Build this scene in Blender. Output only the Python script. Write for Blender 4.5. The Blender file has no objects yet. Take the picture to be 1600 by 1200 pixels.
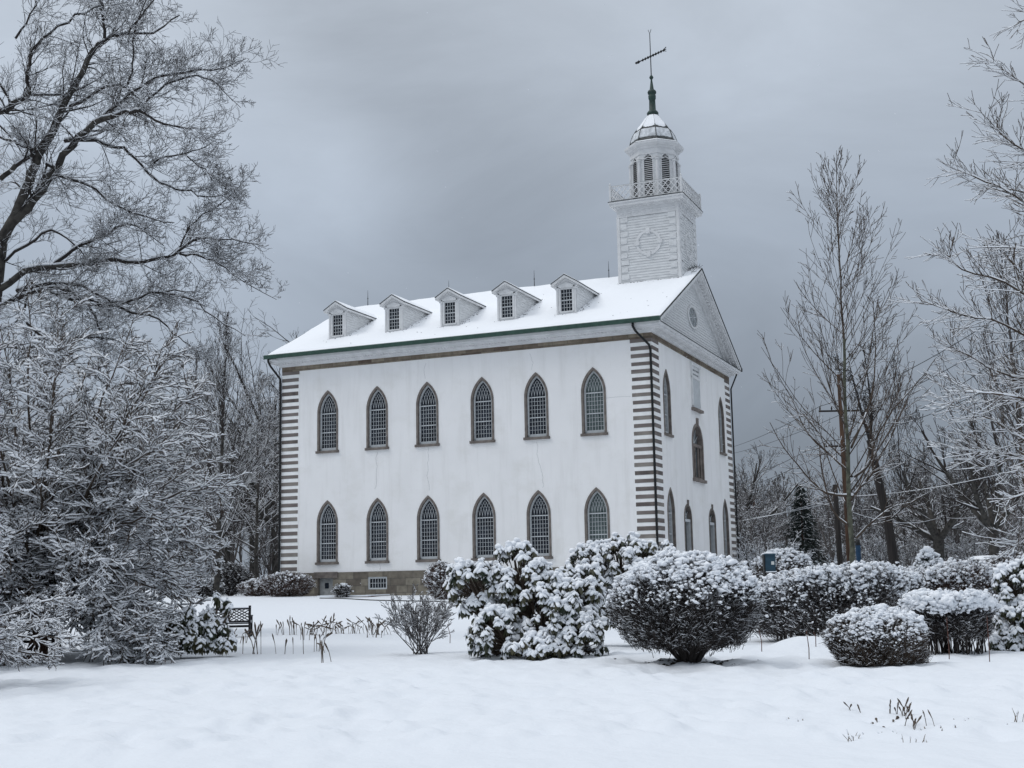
import bpy, math, random
import numpy as np
from math import sin, cos, pi, sqrt, radians
from mathutils import Vector, Matrix

scene = bpy.context.scene
# ------------------------------------------------------------------ camera
FPX, YAW, PITCH, ROLL = 1979.1, 0.4009, 0.1536, -0.01896
CAM = np.array([19.841, -66.744, -0.662])
_F = np.array([-sin(YAW) * cos(PITCH), cos(YAW) * cos(PITCH), sin(PITCH)])
_R = np.array([cos(YAW), sin(YAW), 0.0])
_U = np.cross(_R, _F)
RR = _R * cos(ROLL) + _U * sin(ROLL)
UU = _U * cos(ROLL) - _R * sin(ROLL)
H = np.array([-sin(YAW), cos(YAW), 0.0])          # horizontal view direction
cd = bpy.data.cameras.new('camera'); cam = bpy.data.objects.new('camera', cd)
scene.collection.objects.link(cam); scene.camera = cam
m = Matrix.Identity(4)
for i in range(3):
    m[i][0], m[i][1], m[i][2], m[i][3] = RR[i], UU[i], -_F[i], CAM[i]
cam.matrix_world = m
cd.sensor_width = 36; cd.lens = 36 * FPX / 1600; cd.clip_start = 0.2; cd.clip_end = 3000

# ------------------------------------------------------------------ sky
SUN_EL, SUN_AZ = radians(52), radians(238)         # azimuth measured from +Y towards +X
w = bpy.data.worlds.new('World'); scene.world = w; w.use_nodes = True
nt = w.node_tree; N = nt.nodes; Lk = nt.links
for n in list(N): N.remove(n)
def nd(t, **k):
    n = N.new(t)
    for a, b in k.items(): setattr(n, a, b)
    return n
out = nd('ShaderNodeOutputWorld'); bg = nd('ShaderNodeBackground'); bg.inputs[1].default_value = 0.1
sky = nd('ShaderNodeTexSky', sky_type='NISHITA'); sky.sun_disc = False
sky.sun_elevation = SUN_EL; sky.sun_rotation = SUN_AZ; sky.dust_density = 3
tc = nd('ShaderNodeTexCoord')
sep = nd('ShaderNodeSeparateXYZ'); Lk.new(tc.outputs['Generated'], sep.inputs[0])
ramp = nd('ShaderNodeValToRGB'); Lk.new(sep.outputs['Z'], ramp.inputs[0])
e = ramp.color_ramp.elements
e[0].position = 0.0; e[0].color = (0.25, 0.288, 0.34, 1)
e[1].position = 1.0; e[1].color = (1.15, 1.21, 1.29, 1)
for p_, c_ in ((0.10, (0.30, 0.348, 0.415)), (0.26, (0.395, 0.455, 0.54)), (0.5, (0.56, 0.62, 0.70)), (0.75, (0.90, 0.96, 1.04))):
    q = e.new(p_); q.color = (*c_, 1)
def vmath(op, a, b=None):
    n = nd('ShaderNodeVectorMath', operation=op)
    for i, v in enumerate((a, b)):
        if v is None: continue
        if hasattr(v, 'is_output'): Lk.new(v, n.inputs[i])
        else: n.inputs[i].default_value = v
    return n.outputs[1] if op in ('DOT_PRODUCT', 'LENGTH', 'DISTANCE') else n.outputs[0]
def math_(op, a, b=0.0, c=None, clamp=False):
    n = nd('ShaderNodeMath', operation=op, use_clamp=clamp)
    for i, v in enumerate((a, b, c)):
        if v is None: continue
        if hasattr(v, 'is_output'): Lk.new(v, n.inputs[i])
        else: n.inputs[i].default_value = v
    return n.outputs[0]
def pixdir(px, py):
    d = _F + RR * (px - 800) / FPX - UU * (py - 600) / FPX
    return tuple(d / np.linalg.norm(d))
mp = nd('ShaderNodeMapping'); Lk.new(tc.outputs['Generated'], mp.inputs[0]); mp.inputs['Scale'].default_value = (1, 1, 2.2)
no = nd('ShaderNodeTexNoise'); Lk.new(mp.outputs[0], no.inputs[0]); no.inputs['Scale'].default_value = 3.2
no.inputs['Detail'].default_value = 7; no.inputs['Roughness'].default_value = 0.58; no.inputs['Distortion'].default_value = 0.5
fac = math_('MULTIPLY_ADD', no.outputs[0], 0.60, 0.70)
# real cloud banks, each a soft patch of the sky dome in a fixed direction
for (px, py, wd, amp) in ((650, 170, 0.15, -0.20), (860, 300, 0.12, -0.10), (545, 290, 0.05, 0.18), (420, 330, 0.10, 0.08), (200, 250, 0.22, 0.15), (960, 60, 0.12, 0.10), (1130, 250, 0.10, 0.05), (760, 60, 0.06, 0.06), (500, 110, 0.07, -0.05),
                          (1450, 700, 0.22, -0.10), (1180, 760, 0.16, -0.06), (1500, 150, 0.2, 0.03), (330, 620, 0.16, 0.02)):
    dist = vmath('DISTANCE', tc.outputs['Generated'], pixdir(px, py))
    g = math_('POWER', 2.718, math_('MULTIPLY', math_('POWER', math_('DIVIDE', dist, wd), 2.0), -1.0))
    fac = math_('MULTIPLY_ADD', g, amp, fac)
cl = nd('ShaderNodeVectorMath', operation='SCALE'); Lk.new(ramp.outputs[0], cl.inputs[0]); Lk.new(math_('MULTIPLY', fac, 10.0), cl.inputs['Scale'])
mx = nd('ShaderNodeMix', data_type='RGBA'); mx.inputs[0].default_value = 0.965
Lk.new(sky.outputs[0], mx.inputs[6]); Lk.new(cl.outputs[0], mx.inputs[7])
Lk.new(mx.outputs[2], bg.inputs[0]); Lk.new(bg.outputs[0], out.inputs[0])
# ------------------------------------------------------------------ sun
sl_ = bpy.data.lights.new('sun', 'SUN'); sl_.energy = 0.8; sl_.angle = radians(24); sl_.color = (1, 0.985, 0.96)
so = bpy.data.objects.new('sun', sl_); scene.collection.objects.link(so)
sd = Vector((sin(SUN_AZ) * cos(SUN_EL), cos(SUN_AZ) * cos(SUN_EL), sin(SUN_EL)))
so.rotation_euler = sd.to_track_quat('Z', 'Y').to_euler(); so.location = (0, -30, 60)
scene.view_settings.view_transform = 'Standard'; scene.view_settings.look = 'None'
scene.view_settings.exposure = -0.03; scene.view_settings.gamma = 1
scene.render.engine = 'CYCLES'
scene.cycles.max_bounces = 6; scene.cycles.diffuse_bounces = 4; scene.cycles.transparent_max_bounces = 4

rng = random.Random(7); nr = np.random.default_rng(11)

# ------------------------------------------------------------------ materials
def mat(name, base, rough=0.85, var=0.0, scale=5.0, bump=0.0, bscale=20.0, spec=0.3, metal=0.0, col2=None, detail=4.0, stretch=None, bdist=0.02):
    m = bpy.data.materials.new(name); m.use_nodes = True
    t = m.node_tree; b = t.nodes['Principled BSDF']
    b.inputs['Roughness'].default_value = rough; b.inputs['Specular IOR Level'].default_value = spec; b.inputs['Metallic'].default_value = metal
    b.inputs['Base Color'].default_value = (*base, 1)
    tcn = t.nodes.new('ShaderNodeTexCoord'); src = tcn.outputs['Object']
    if stretch:
        mpn = t.nodes.new('ShaderNodeMapping'); t.links.new(src, mpn.inputs[0]); mpn.inputs['Scale'].default_value = stretch; src = mpn.outputs[0]
    if var > 0 or col2:
        n = t.nodes.new('ShaderNodeTexNoise'); n.inputs['Scale'].default_value = scale; n.inputs['Detail'].default_value = detail
        t.links.new(src, n.inputs[0])
        r = t.nodes.new('ShaderNodeValToRGB'); t.links.new(n.outputs[0], r.inputs[0])
        c2 = col2 or tuple(min(1, c * (1 + var)) for c in base); c1 = base if col2 else tuple(c * (1 - var) for c in base)
        r.color_ramp.elements[0].position = 0.35; r.color_ramp.elements[1].position = 0.65
        r.color_ramp.elements[0].color = (*c1, 1); r.color_ramp.elements[1].color = (*c2, 1)
        t.links.new(r.outputs[0], b.inputs['Base Color'])
    if bump > 0:
        n = t.nodes.new('ShaderNodeTexNoise'); n.inputs['Scale'].default_value = bscale; n.inputs['Detail'].default_value = 5
        t.links.new(src, n.inputs[0])
        bp = t.nodes.new('ShaderNodeBump'); bp.inputs['Strength'].default_value = bump; bp.inputs['Distance'].default_value = bdist
        t.links.new(n.outputs[0], bp.inputs['Height']); t.links.new(bp.outputs[0], b.inputs['Normal'])
    return m
def brick_mat(name, c1, c2, mortar, bw, bh, ms=0.012, rough=0.9, off=0.5):
    m = bpy.data.materials.new(name); m.use_nodes = True
    t = m.node_tree; b = t.nodes['Principled BSDF']; b.inputs['Roughness'].default_value = rough; b.inputs['Specular IOR Level'].default_value = 0.2
    tcn = t.nodes.new('ShaderNodeTexCoord')
    sp = t.nodes.new('ShaderNodeSeparateXYZ'); t.links.new(tcn.outputs['Object'], sp.inputs[0])
    ad = t.nodes.new('ShaderNodeMath'); ad.operation = 'ADD'; t.links.new(sp.outputs[0], ad.inputs[0]); t.links.new(sp.outputs[1], ad.inputs[1])
    cb = t.nodes.new('ShaderNodeCombineXYZ'); t.links.new(ad.outputs[0], cb.inputs[0]); t.links.new(sp.outputs[2], cb.inputs[1])
    br = t.nodes.new('ShaderNodeTexBrick'); t.links.new(cb.outputs[0], br.inputs[0])
    br.inputs['Scale'].default_value = 1; br.inputs['Brick Width'].default_value = bw; br.inputs['Row Height'].default_value = bh
    br.inputs['Mortar Size'].default_value = ms; br.inputs['Color1'].default_value = (*c1, 1); br.inputs['Color2'].default_value = (*c2, 1)
    br.inputs['Mortar'].default_value = (*mortar, 1); br.offset = off; br.squash = 0.7; br.squash_frequency = 3
    n = t.nodes.new('ShaderNodeTexNoise'); n.inputs['Scale'].default_value = 3; n.inputs['Detail'].default_value = 6; t.links.new(tcn.outputs['Object'], n.inputs[0])
    mxn = t.nodes.new('ShaderNodeMix'); mxn.data_type = 'RGBA'; mxn.blend_type = 'OVERLAY'; mxn.inputs[0].default_value = 0.55
    t.links.new(br.outputs[0], mxn.inputs[6]); t.links.new(n.outputs[0], mxn.inputs[7]); t.links.new(mxn.outputs[2], b.inputs['Base Color'])
    bp = t.nodes.new('ShaderNodeBump'); bp.inputs['Strength'].default_value = 0.5; bp.inputs['Distance'].default_value = 0.02; t.links.new(n.outputs[0], bp.inputs['Height'])
    t.links.new(bp.outputs[0], b.inputs['Normal'])
    return m
M = {}
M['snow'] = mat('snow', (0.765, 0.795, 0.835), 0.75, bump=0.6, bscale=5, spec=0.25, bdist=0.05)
M['snow_fine'] = mat('snow_on_twigs', (0.84, 0.865, 0.90), 0.8, spec=0.2)
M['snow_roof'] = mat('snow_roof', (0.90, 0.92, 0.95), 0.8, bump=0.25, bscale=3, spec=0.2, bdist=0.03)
M['snow_thin'] = mat('snow_thin', (0.74, 0.77, 0.80), 0.8, col2=(0.46, 0.48, 0.50), scale=5, detail=6)
M['stucco'] = mat('stucco', (0.83, 0.825, 0.82), 0.92, col2=(0.87, 0.865, 0.86), scale=0.5, bump=0.15, bscale=30, spec=0.15, detail=6)
def add_streaks(m, col, amt, scale, stretch, lo=0.5, hi=0.75):
    t = m.node_tree; b = t.nodes['Principled BSDF']; old = b.inputs['Base Color'].links[0].from_socket
    tcn = t.nodes.new('ShaderNodeTexCoord'); mpn = t.nodes.new('ShaderNodeMapping'); t.links.new(tcn.outputs['Object'], mpn.inputs[0]); mpn.inputs['Scale'].default_value = stretch
    n = t.nodes.new('ShaderNodeTexNoise'); n.inputs['Scale'].default_value = scale; n.inputs['Detail'].default_value = 7; n.inputs['Roughness'].default_value = 0.65; t.links.new(mpn.outputs[0], n.inputs[0])
    mr = t.nodes.new('ShaderNodeMapRange'); mr.inputs['From Min'].default_value = lo; mr.inputs['From Max'].default_value = hi; mr.inputs['To Max'].default_value = amt; t.links.new(n.outputs[0], mr.inputs['Value'])
    mxn = t.nodes.new('ShaderNodeMix'); mxn.data_type = 'RGBA'; t.links.new(mr.outputs[0], mxn.inputs[0]); t.links.new(old, mxn.inputs[6]); mxn.inputs[7].default_value = (*col, 1); t.links.new(mxn.outputs[2], b.inputs['Base Color'])
add_streaks(M['stucco'], (0.62, 0.61, 0.59), 0.38, 1.0, (1.6, 1.6, 0.16)); add_streaks(M['stucco'], (0.72, 0.71, 0.68), 0.5, 0.45, (1, 1, 1.2), 0.52, 0.7)
M['paint'] = mat('white_paint', (0.74, 0.745, 0.75), 0.6, col2=(0.64, 0.645, 0.65), scale=2.2, detail=8, bump=0.1, bscale=12)
M['board'] = mat('white_board', (0.72, 0.73, 0.735), 0.65, col2=(0.62, 0.63, 0.635), scale=2.6, detail=8, stretch=(1, 1, 3))
M['sash'] = mat('sash_paint', (0.50, 0.525, 0.54), 0.55, var=0.06)
M['quoin_white'] = mat('quoin_white', (0.86, 0.86, 0.85), 0.8, var=0.04, scale=3)
M['stone'] = mat('brown_stone', (0.150, 0.128, 0.118), 0.9, col2=(0.235, 0.205, 0.185), scale=2.3, detail=8, bump=0.4, bscale=25)
M['frame_stone'] = mat('frame_stone', (0.115, 0.10, 0.092), 0.9, col2=(0.21, 0.185, 0.165), scale=3, detail=8, bump=0.3, bscale=25)
M['quoin_stone'] = mat('quoin_stone', (0.135, 0.115, 0.108), 0.9, col2=(0.225, 0.20, 0.185), scale=1.1, detail=5, bump=0.4, bscale=25, stretch=(0.5, 0.5, 2))
M['quoin_b'] = mat('quoin_stone_pale', (0.19, 0.17, 0.155), 0.9, col2=(0.27, 0.25, 0.225), scale=1.4, detail=8, bump=0.5, bscale=18)
M['quoin_c'] = mat('quoin_stone_dark', (0.095, 0.082, 0.080), 0.9, col2=(0.175, 0.15, 0.135), scale=1.7, detail=8, bump=0.5, bscale=18)
M['frieze'] = brick_mat('frieze_stone', (0.12, 0.09, 0.07), (0.25, 0.215, 0.165), (0.10, 0.09, 0.08), 1.3, 0.7)
M['found'] = brick_mat('foundation_stone', (0.115, 0.10, 0.085), (0.225, 0.205, 0.165), (0.09, 0.085, 0.08), 1.0, 0.42)
M['green'] = mat('green_metal', (0.020, 0.055, 0.042), 0.5, col2=(0.035, 0.085, 0.062), scale=3, spec=0.5)
M['dark'] = mat('dark_edge', (0.03, 0.034, 0.034), 0.7, var=0.3)
M['copper'] = mat('verdigris', (0.010, 0.028, 0.024), 0.55, col2=(0.016, 0.048, 0.038), scale=4, spec=0.5)
M['dome'] = mat('dome_lead', (0.045, 0.05, 0.05), 0.6, col2=(0.11, 0.115, 0.115), scale=4)
M['glass'] = mat('dark_glass', (0.006, 0.008, 0.012), 0.15, col2=(0.028, 0.036, 0.05), scale=1.8, spec=0.28, detail=3)  # blue-black mottle paints uneven reflections into the pane colour
def vary(m):
    t = m.node_tree; oi = t.nodes.new('ShaderNodeObjectInfo')
    for n in [n for n in t.nodes if n.type == 'TEX_NOISE']:
        src = n.inputs[0].links[0].from_socket; ml = t.nodes.new('ShaderNodeVectorMath'); ml.operation = 'ADD'; sc_ = t.nodes.new('ShaderNodeMath'); sc_.operation = 'MULTIPLY'; sc_.inputs[1].default_value = 37.0
        t.links.new(oi.outputs['Random'], sc_.inputs[0]); t.links.new(src, ml.inputs[0]); t.links.new(sc_.outputs[0], ml.inputs[1]); t.links.new(ml.outputs[0], n.inputs[0])
M['glass_pale'] = mat('curtained_glass', (0.035, 0.055, 0.055), 0.15, col2=(0.13, 0.165, 0.16), scale=3, spec=0.5, stretch=(3, 3, 0.35))
vary(M['glass']); vary(M['glass_pale'])
M['glass_grey'] = mat('grey_glass', (0.10, 0.115, 0.125), 0.12, col2=(0.20, 0.22, 0.23), scale=2, spec=0.6)
M['door'] = mat('dark_door', (0.012, 0.018, 0.016), 0.5, var=0.3)
M['door_grey'] = mat('grey_door', (0.30, 0.31, 0.31), 0.6, var=0.15)
M['black'] = mat('black_iron', (0.012, 0.013, 0.014), 0.5, var=0.2)
M['bark_maple'] = mat('bark_grey_brown', (0.028, 0.026, 0.025), 0.95, col2=(0.075, 0.070, 0.062), scale=5, bump=0.6, bscale=30, detail=6)
M['bark_twig'] = mat('bark_twig', (0.026, 0.022, 0.021), 0.95, col2=(0.05, 0.043, 0.040), scale=1.5)
M['bark_brown'] = mat('bark_brown', (0.050, 0.038, 0.030), 0.95, col2=(0.095, 0.072, 0.056), scale=1.2)
M['bark_red'] = mat('bark_reddish', (0.060, 0.036, 0.029), 0.95, col2=(0.125, 0.078, 0.062), scale=6, bump=0.5)
M['bark_green'] = mat('bark_lichen', (0.055, 0.058, 0.046), 0.95, col2=(0.13, 0.135, 0.10), scale=5, bump=0.6, bscale=30, detail=8)
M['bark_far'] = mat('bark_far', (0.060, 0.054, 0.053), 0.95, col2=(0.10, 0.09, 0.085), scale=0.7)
M['bark_rust'] = mat('bark_rust_twigs', (0.075, 0.050, 0.042), 0.95, col2=(0.12, 0.085, 0.07), scale=0.7)
M['leaf'] = mat('rhododendron_leaf', (0.016, 0.026, 0.014), 0.5, col2=(0.060, 0.055, 0.026), scale=3, spec=0.4)
M['leaf_dark'] = mat('needle', (0.012, 0.020, 0.017), 0.8, var=0.3, scale=2)
M['dry'] = mat('dry_stalk', (0.060, 0.045, 0.035), 0.9, col2=(0.14, 0.11, 0.085), scale=5)
M['straw'] = mat('straw', (0.20, 0.16, 0.11), 0.9, col2=(0.12, 0.09, 0.07), scale=5)
M['litter'] = mat('leaf_litter', (0.030, 0.024, 0.020), 0.95, var=0.4, scale=20, bump=0.8)
M['pole'] = mat('pole_wood', (0.040, 0.024, 0.017), 0.9, col2=(0.095, 0.055, 0.036), scale=3, stretch=(6, 6, 0.4), detail=6)
M['pole_dark'] = mat('pole_dark', (0.022, 0.019, 0.018), 0.9, var=0.3, scale=3, stretch=(6, 6, 0.4))
M['wire'] = mat('wire', (0.04, 0.045, 0.05), 0.7)
M['teal'] = mat('teal_box', (0.018, 0.055, 0.085), 0.5, var=0.15, spec=0.4)
M['blue'] = mat('blue_plastic', (0.010, 0.040, 0.085), 0.5, var=0.2)
M['bench'] = mat('bench_black', (0.012, 0.012, 0.014), 0.6, var=0.3)
M['car'] = mat('car_paint', (0.45, 0.46, 0.47), 0.3, spec=0.6, metal=0.2)
M['tyre'] = mat('tyre', (0.015, 0.015, 0.015), 0.85)
M['stake'] = mat('stake_red_brown', (0.11, 0.055, 0.045), 0.8, var=0.2)
M['cerise'] = mat('red_brick', (0.10, 0.04, 0.03), 0.9, var=0.3, scale=6)
M['white_sign'] = mat('placard', (0.6, 0.62, 0.6), 0.6)
M['crack'] = mat('crack_grey', (0.36, 0.37, 0.38), 0.9)
M['ink'] = mat('dark_lettering', (0.20, 0.21, 0.22), 0.8)

# ------------------------------------------------------------------ helpers
COL = scene.collection
def tag(o, label=None, cat=None, group=None, kind=None):
    if label: o['label'] = label
    if cat: o['category'] = cat
    if group: o['group'] = group
    if kind: o['kind'] = kind
    return o
def empty(name, loc=(0, 0, 0), rz=0.0, parent=None):
    o = bpy.data.objects.new(name, None); COL.objects.link(o); o.location = loc; o.rotation_euler = (0, 0, rz)
    o.empty_display_size = 0.3
    if parent: o.parent = parent
    return o
def mesh_np(name, V, Fc, mats, parent=None, smooth=False, midx=None):
    """V (n,3) array; Fc: list of (faces array (m,k)) blocks"""
    me = bpy.data.meshes.new(name)
    V = np.asarray(V, dtype=np.float32).reshape(-1, 3)
    me.vertices.add(len(V)); me.vertices.foreach_set('co', V.ravel())
    nl = sum(f.size for f in Fc); npoly = sum(len(f) for f in Fc)
    me.loops.add(nl); me.polygons.add(npoly)
    me.loops.foreach_set('vertex_index', np.concatenate([f.ravel() for f in Fc]).astype(np.int32))
    tot = np.concatenate([np.full(len(f), f.shape[1]) for f in Fc]).astype(np.int32)
    st = np.concatenate([[0], np.cumsum(tot)[:-1]]).astype(np.int32)
    me.polygons.foreach_set('loop_start', st); me.polygons.foreach_set('loop_total', tot)
    if midx is not None: me.polygons.foreach_set('material_index', np.asarray(midx, dtype=np.int32))
    me.polygons.foreach_set('use_smooth', np.full(npoly, smooth))
    for mm in mats: me.materials.append(mm)
    me.update(calc_edges=True)
    o = bpy.data.objects.new(name, me); COL.objects.link(o)
    if parent: o.parent = parent
    return o
class MB:
    def __init__(s): s.v = []; s.f = []; s.mi = []
    def poly(s, pts, mi=0):
        b = len(s.v); s.v += [tuple(p) for p in pts]; s.f.append(tuple(range(b, b + len(pts)))); s.mi.append(mi)
    def box(s, a, b, mi=0):
        x0, y0, z0 = [min(a[i], b[i]) for i in range(3)]; x1, y1, z1 = [max(a[i], b[i]) for i in range(3)]
        k = len(s.v)
        s.v += [(x0, y0, z0), (x1, y0, z0), (x1, y1, z0), (x0, y1, z0), (x0, y0, z1), (x1, y0, z1), (x1, y1, z1), (x0, y1, z1)]
        for f in ((0, 3, 2, 1), (4, 5, 6, 7), (0, 1, 5, 4), (1, 2, 6, 5), (2, 3, 7, 6), (3, 0, 4, 7)):
            s.f.append(tuple(k + i for i in f)); s.mi.append(mi)
    def prism(s, poly, axis, a, b, mi=0):
        """extrude 2D polygon along axis between a and b. axis 0: poly=(y,z); 1: poly=(x,z); 2: poly=(x,y)"""
        def P(u, v, t): return (t, u, v) if axis == 0 else ((u, t, v) if axis == 1 else (u, v, t))
        n = len(poly); k = len(s.v)
        s.v += [P(u, v, a) for u, v in poly] + [P(u, v, b) for u, v in poly]
        s.f.append(tuple(k + i for i in range(n))[::-1]); s.mi.append(mi)
        s.f.append(tuple(k + n + i for i in range(n))); s.mi.append(mi)
        for i in range(n):
            j = (i + 1) % n; s.f.append((k + i, k + j, k + n + j, k + n + i)); s.mi.append(mi)
    def bar(s, p, q, wd, hd=None, mi=0, up=(0, 0, 1)):
        p = Vector(p); q = Vector(q); hd = hd or wd; d = (q - p).normalized(); u = Vector(up)
        if abs(d.dot(u)) > 0.95: u = Vector((1, 0, 0))
        sx = d.cross(u).normalized(); uy = sx.cross(d).normalized(); k = len(s.v)
        for c in (p, q):
            for a, b in ((-1, -1), (1, -1), (1, 1), (-1, 1)): s.v.append(tuple(c + sx * a * wd / 2 + uy * b * hd / 2))
        for f in ((0, 1, 2, 3), (7, 6, 5, 4), (0, 4, 5, 1), (1, 5, 6, 2), (2, 6, 7, 3), (3, 7, 4, 0)):
            s.f.append(tuple(k + i for i in f)); s.mi.append(mi)
    def tube(s, pts, r, k=8, mi=0, cap=True):
        rs = r if isinstance(r, (list, tuple)) else [r] * len(pts)
        pts = [Vector(p) for p in pts]; b = len(s.v); ref = None
        for i, p in enumerate(pts):
            d = (pts[min(i + 1, len(pts) - 1)] - pts[max(i - 1, 0)]).normalized()
            if ref is None:
                u = Vector((0, 0, 1)) if abs(d.z) < 0.9 else Vector((1, 0, 0)); ref = d.cross(u).normalized()
            ref = (ref - d * ref.dot(d)).normalized(); v = d.cross(ref)
            for j in range(k):
                a = 2 * pi * j / k; s.v.append(tuple(p + (ref * cos(a) + v * sin(a)) * rs[i]))
        for i in range(len(pts) - 1):
            for j in range(k):
                s.f.append((b + i * k + j, b + i * k + (j + 1) % k, b + (i + 1) * k + (j + 1) % k, b + (i + 1) * k + j)); s.mi.append(mi)
        if cap:
            s.f.append(tuple(b + j for j in range(k))[::-1]); s.mi.append(mi)
            e_ = b + (len(pts) - 1) * k; s.f.append(tuple(e_ + j for j in range(k))); s.mi.append(mi)
    def lathe(s, prof, c, k=16, mi=0, rot=0.0):
        b = len(s.v)
        for r, z in prof:
            for j in range(k):
                a = 2 * pi * (j + rot) / k; s.v.append((c[0] + r * cos(a), c[1] + r * sin(a), z))
        for i in range(len(prof) - 1):
            for j in range(k):
                s.f.append((b + i * k + j, b + i * k + (j + 1) % k, b + (i + 1) * k + (j + 1) % k, b + (i + 1) * k + j)); s.mi.append(mi)
        s.f.append(tuple(b + j for j in range(k))[::-1]); s.mi.append(mi)
        e_ = b + (len(prof) - 1) * k; s.f.append(tuple(e_ + j for j in range(k))); s.mi.append(mi)
    def build(s, name, mats, parent=None, smooth=False, loc=None, rz=0.0):
        me = bpy.data.meshes.new(name); me.from_pydata(s.v, [], s.f)
        mats = mats if isinstance(mats, (list, tuple)) else [mats]
        for mm in mats: me.materials.append(mm)
        me.polygons.foreach_set('material_index', s.mi)
        me.polygons.foreach_set('use_smooth', [smooth] * len(s.f)); me.update()
        o = bpy.data.objects.new(name, me); COL.objects.link(o)
        if parent: o.parent = parent
        if loc is not None: o.location = loc
        o.rotation_euler = (0, 0, rz)
        return o
def copy_tree(o, parent=None, loc=None, rz=None, sc=None):
    c = o.copy(); COL.objects.link(c)
    if parent: c.parent = parent
    if loc is not None: c.location = loc
    if rz is not None: c.rotation_euler = (0, 0, rz)
    if sc is not None: c.scale = sc
    for ch in list(o.children): copy_tree(ch, c)
    return c

# ------------------------------------------------------------------ terrain
def sst(a, b, x):
    t = np.clip((x - a) / (b - a), 0, 1); return t * t * (3 - 2 * t)
def _hash(i, j, s):
    v = np.sin(i * 127.1 + j * 311.7 + s * 74.7) * 43758.5453; return v - np.floor(v)
def vnoise(x, y, s=0):
    i = np.floor(x); j = np.floor(y); fx = x - i; fy = y - j; fx = fx * fx * (3 - 2 * fx); fy = fy * fy * (3 - 2 * fy)
    a = _hash(i, j, s); b = _hash(i + 1, j, s); c = _hash(i, j + 1, s); d = _hash(i + 1, j + 1, s)
    return a + (b - a) * fx + (c - a) * fy + (a - b - c + d) * fx * fy - 0.5
BUMPS = []      # (x, y, radius, height)
def gz(x, y):
    x = np.asarray(x, dtype=float); y = np.asarray(y, dtype=float)
    s = (x - CAM[0]) * H[0] + (y - CAM[1]) * H[1]; t = (x - CAM[0]) * _R[0] + (y - CAM[1]) * _R[1]
    z = -2.34 + 0.86 * sst(44, 77, s)
    ln = 13.3 + 0.012 * t * 8 + 0.5 * vnoise(t * 0.35, s * 0 + 3.3, 5)
    z = z + 0.10 * sst(ln - 0.15, ln + 0.6, s)
    z = z + 0.10 * vnoise(s * 0.13, t * 0.11, 1) + 0.055 * vnoise(s * 0.55, t * 0.3, 2) * sst(8, 14, s)
    z = z + 0.04 * vnoise(s * 1.0, t * 1.5, 3) * sst(13, 15, s) * (1 - sst(30, 45, s)) + (0.13 * vnoise(s * 2.0, t * 3.0, 4) * (0.4 + 1.2 * np.clip(vnoise(s * 0.5, t * 0.45, 12) + 0.4, 0, 1)) + 0.05 * vnoise(s * 4.6, t * 5.6, 6)) * (1 - sst(22, 32, s)) * (0.3 + 0.7 * sst(13, 14, s))
    z = z + 0.02 * vnoise(s * 0.4, t * 1.2, 8) * (1 - sst(13, 14, s))
    for bx, by, br, bh in BUMPS:
        z = z + bh * np.exp(-((x - bx) ** 2 + (y - by) ** 2) / br ** 2)
    return z
def P(px, py, s):
    """world point seen at photo pixel (px,py) that lies s metres ahead"""
    d = _F + RR * (px - 800) / FPX - UU * (py - 600) / FPX
    return CAM + d * (s / (d @ H))
def G(px, s):
    """ground point straight below pixel column px at distance s"""
    py = 900.0
    for _ in range(6):
        q = P(px, py, s); z = float(gz(q[0], q[1])); py += (q[2] - z) * FPX / s
    q = P(px, py, s); return np.array([q[0], q[1], float(gz(q[0], q[1]))])
q = P(1255, 1000, 27); BUMPS.append((q[0], q[1], 0.75, 0.32))
q = P(1070, 1000, 23.5); BUMPS.append((q[0], q[1], 1.5, 0.05))
q = P(820, 1000, 26.5); BUMPS.append((q[0], q[1], 2.4, 0.10))

# ground: one sheet, fine near the camera, coarse far away
sv = np.concatenate([np.arange(2, 11, 0.12), np.arange(11, 34, 0.075), np.arange(34, 95, 0.6), np.arange(95, 260, 6), [320, 420, 600, 900, 1400]])
rows = []; NT = 560
tt = np.linspace(-1, 1, NT)
for s_ in sv:
    wdt = max(13, 0.62 * s_ + 7) if s_ < 260 else s_ * 1.6
    t_ = tt * wdt
    x_ = CAM[0] + H[0] * s_ + _R[0] * t_; y_ = CAM[1] + H[1] * s_ + _R[1] * t_
    rows.append(np.stack([x_, y_, gz(x_, y_)], 1))
V = np.concatenate(rows); nR = len(sv)
ii = np.arange(nR - 1)[:, None] * NT + np.arange(NT - 1)[None, :]; ii = ii.ravel()
ground = mesh_np('snow_ground', V, [np.stack([ii, ii + 1, ii + NT + 1, ii + NT], 1)], [M['snow']], smooth=True)
tag(ground, kind='structure')
# the same ground also runs on behind and beside the camera
bk = MB(); c0 = CAM - H * 200; c1 = CAM + H * 2.3
pa = [CAM + H * 2.02 + _R * t for t in (-13, 13)]; pb = [CAM - H * 250 + _R * t for t in (13, 13)]
bk.poly([CAM - H * 300 - _R * 300 + np.array([0, 0, -1.72]), CAM - H * 300 + _R * 300 + np.array([0, 0, -1.72]), CAM + H * 2.3 + _R * 300 + np.array([0, 0, -1.72]), CAM + H * 2.3 - _R * 300 + np.array([0, 0, -1.72])])
tag(bk.build('snowy_road', M['snow']), kind='structure')

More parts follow.
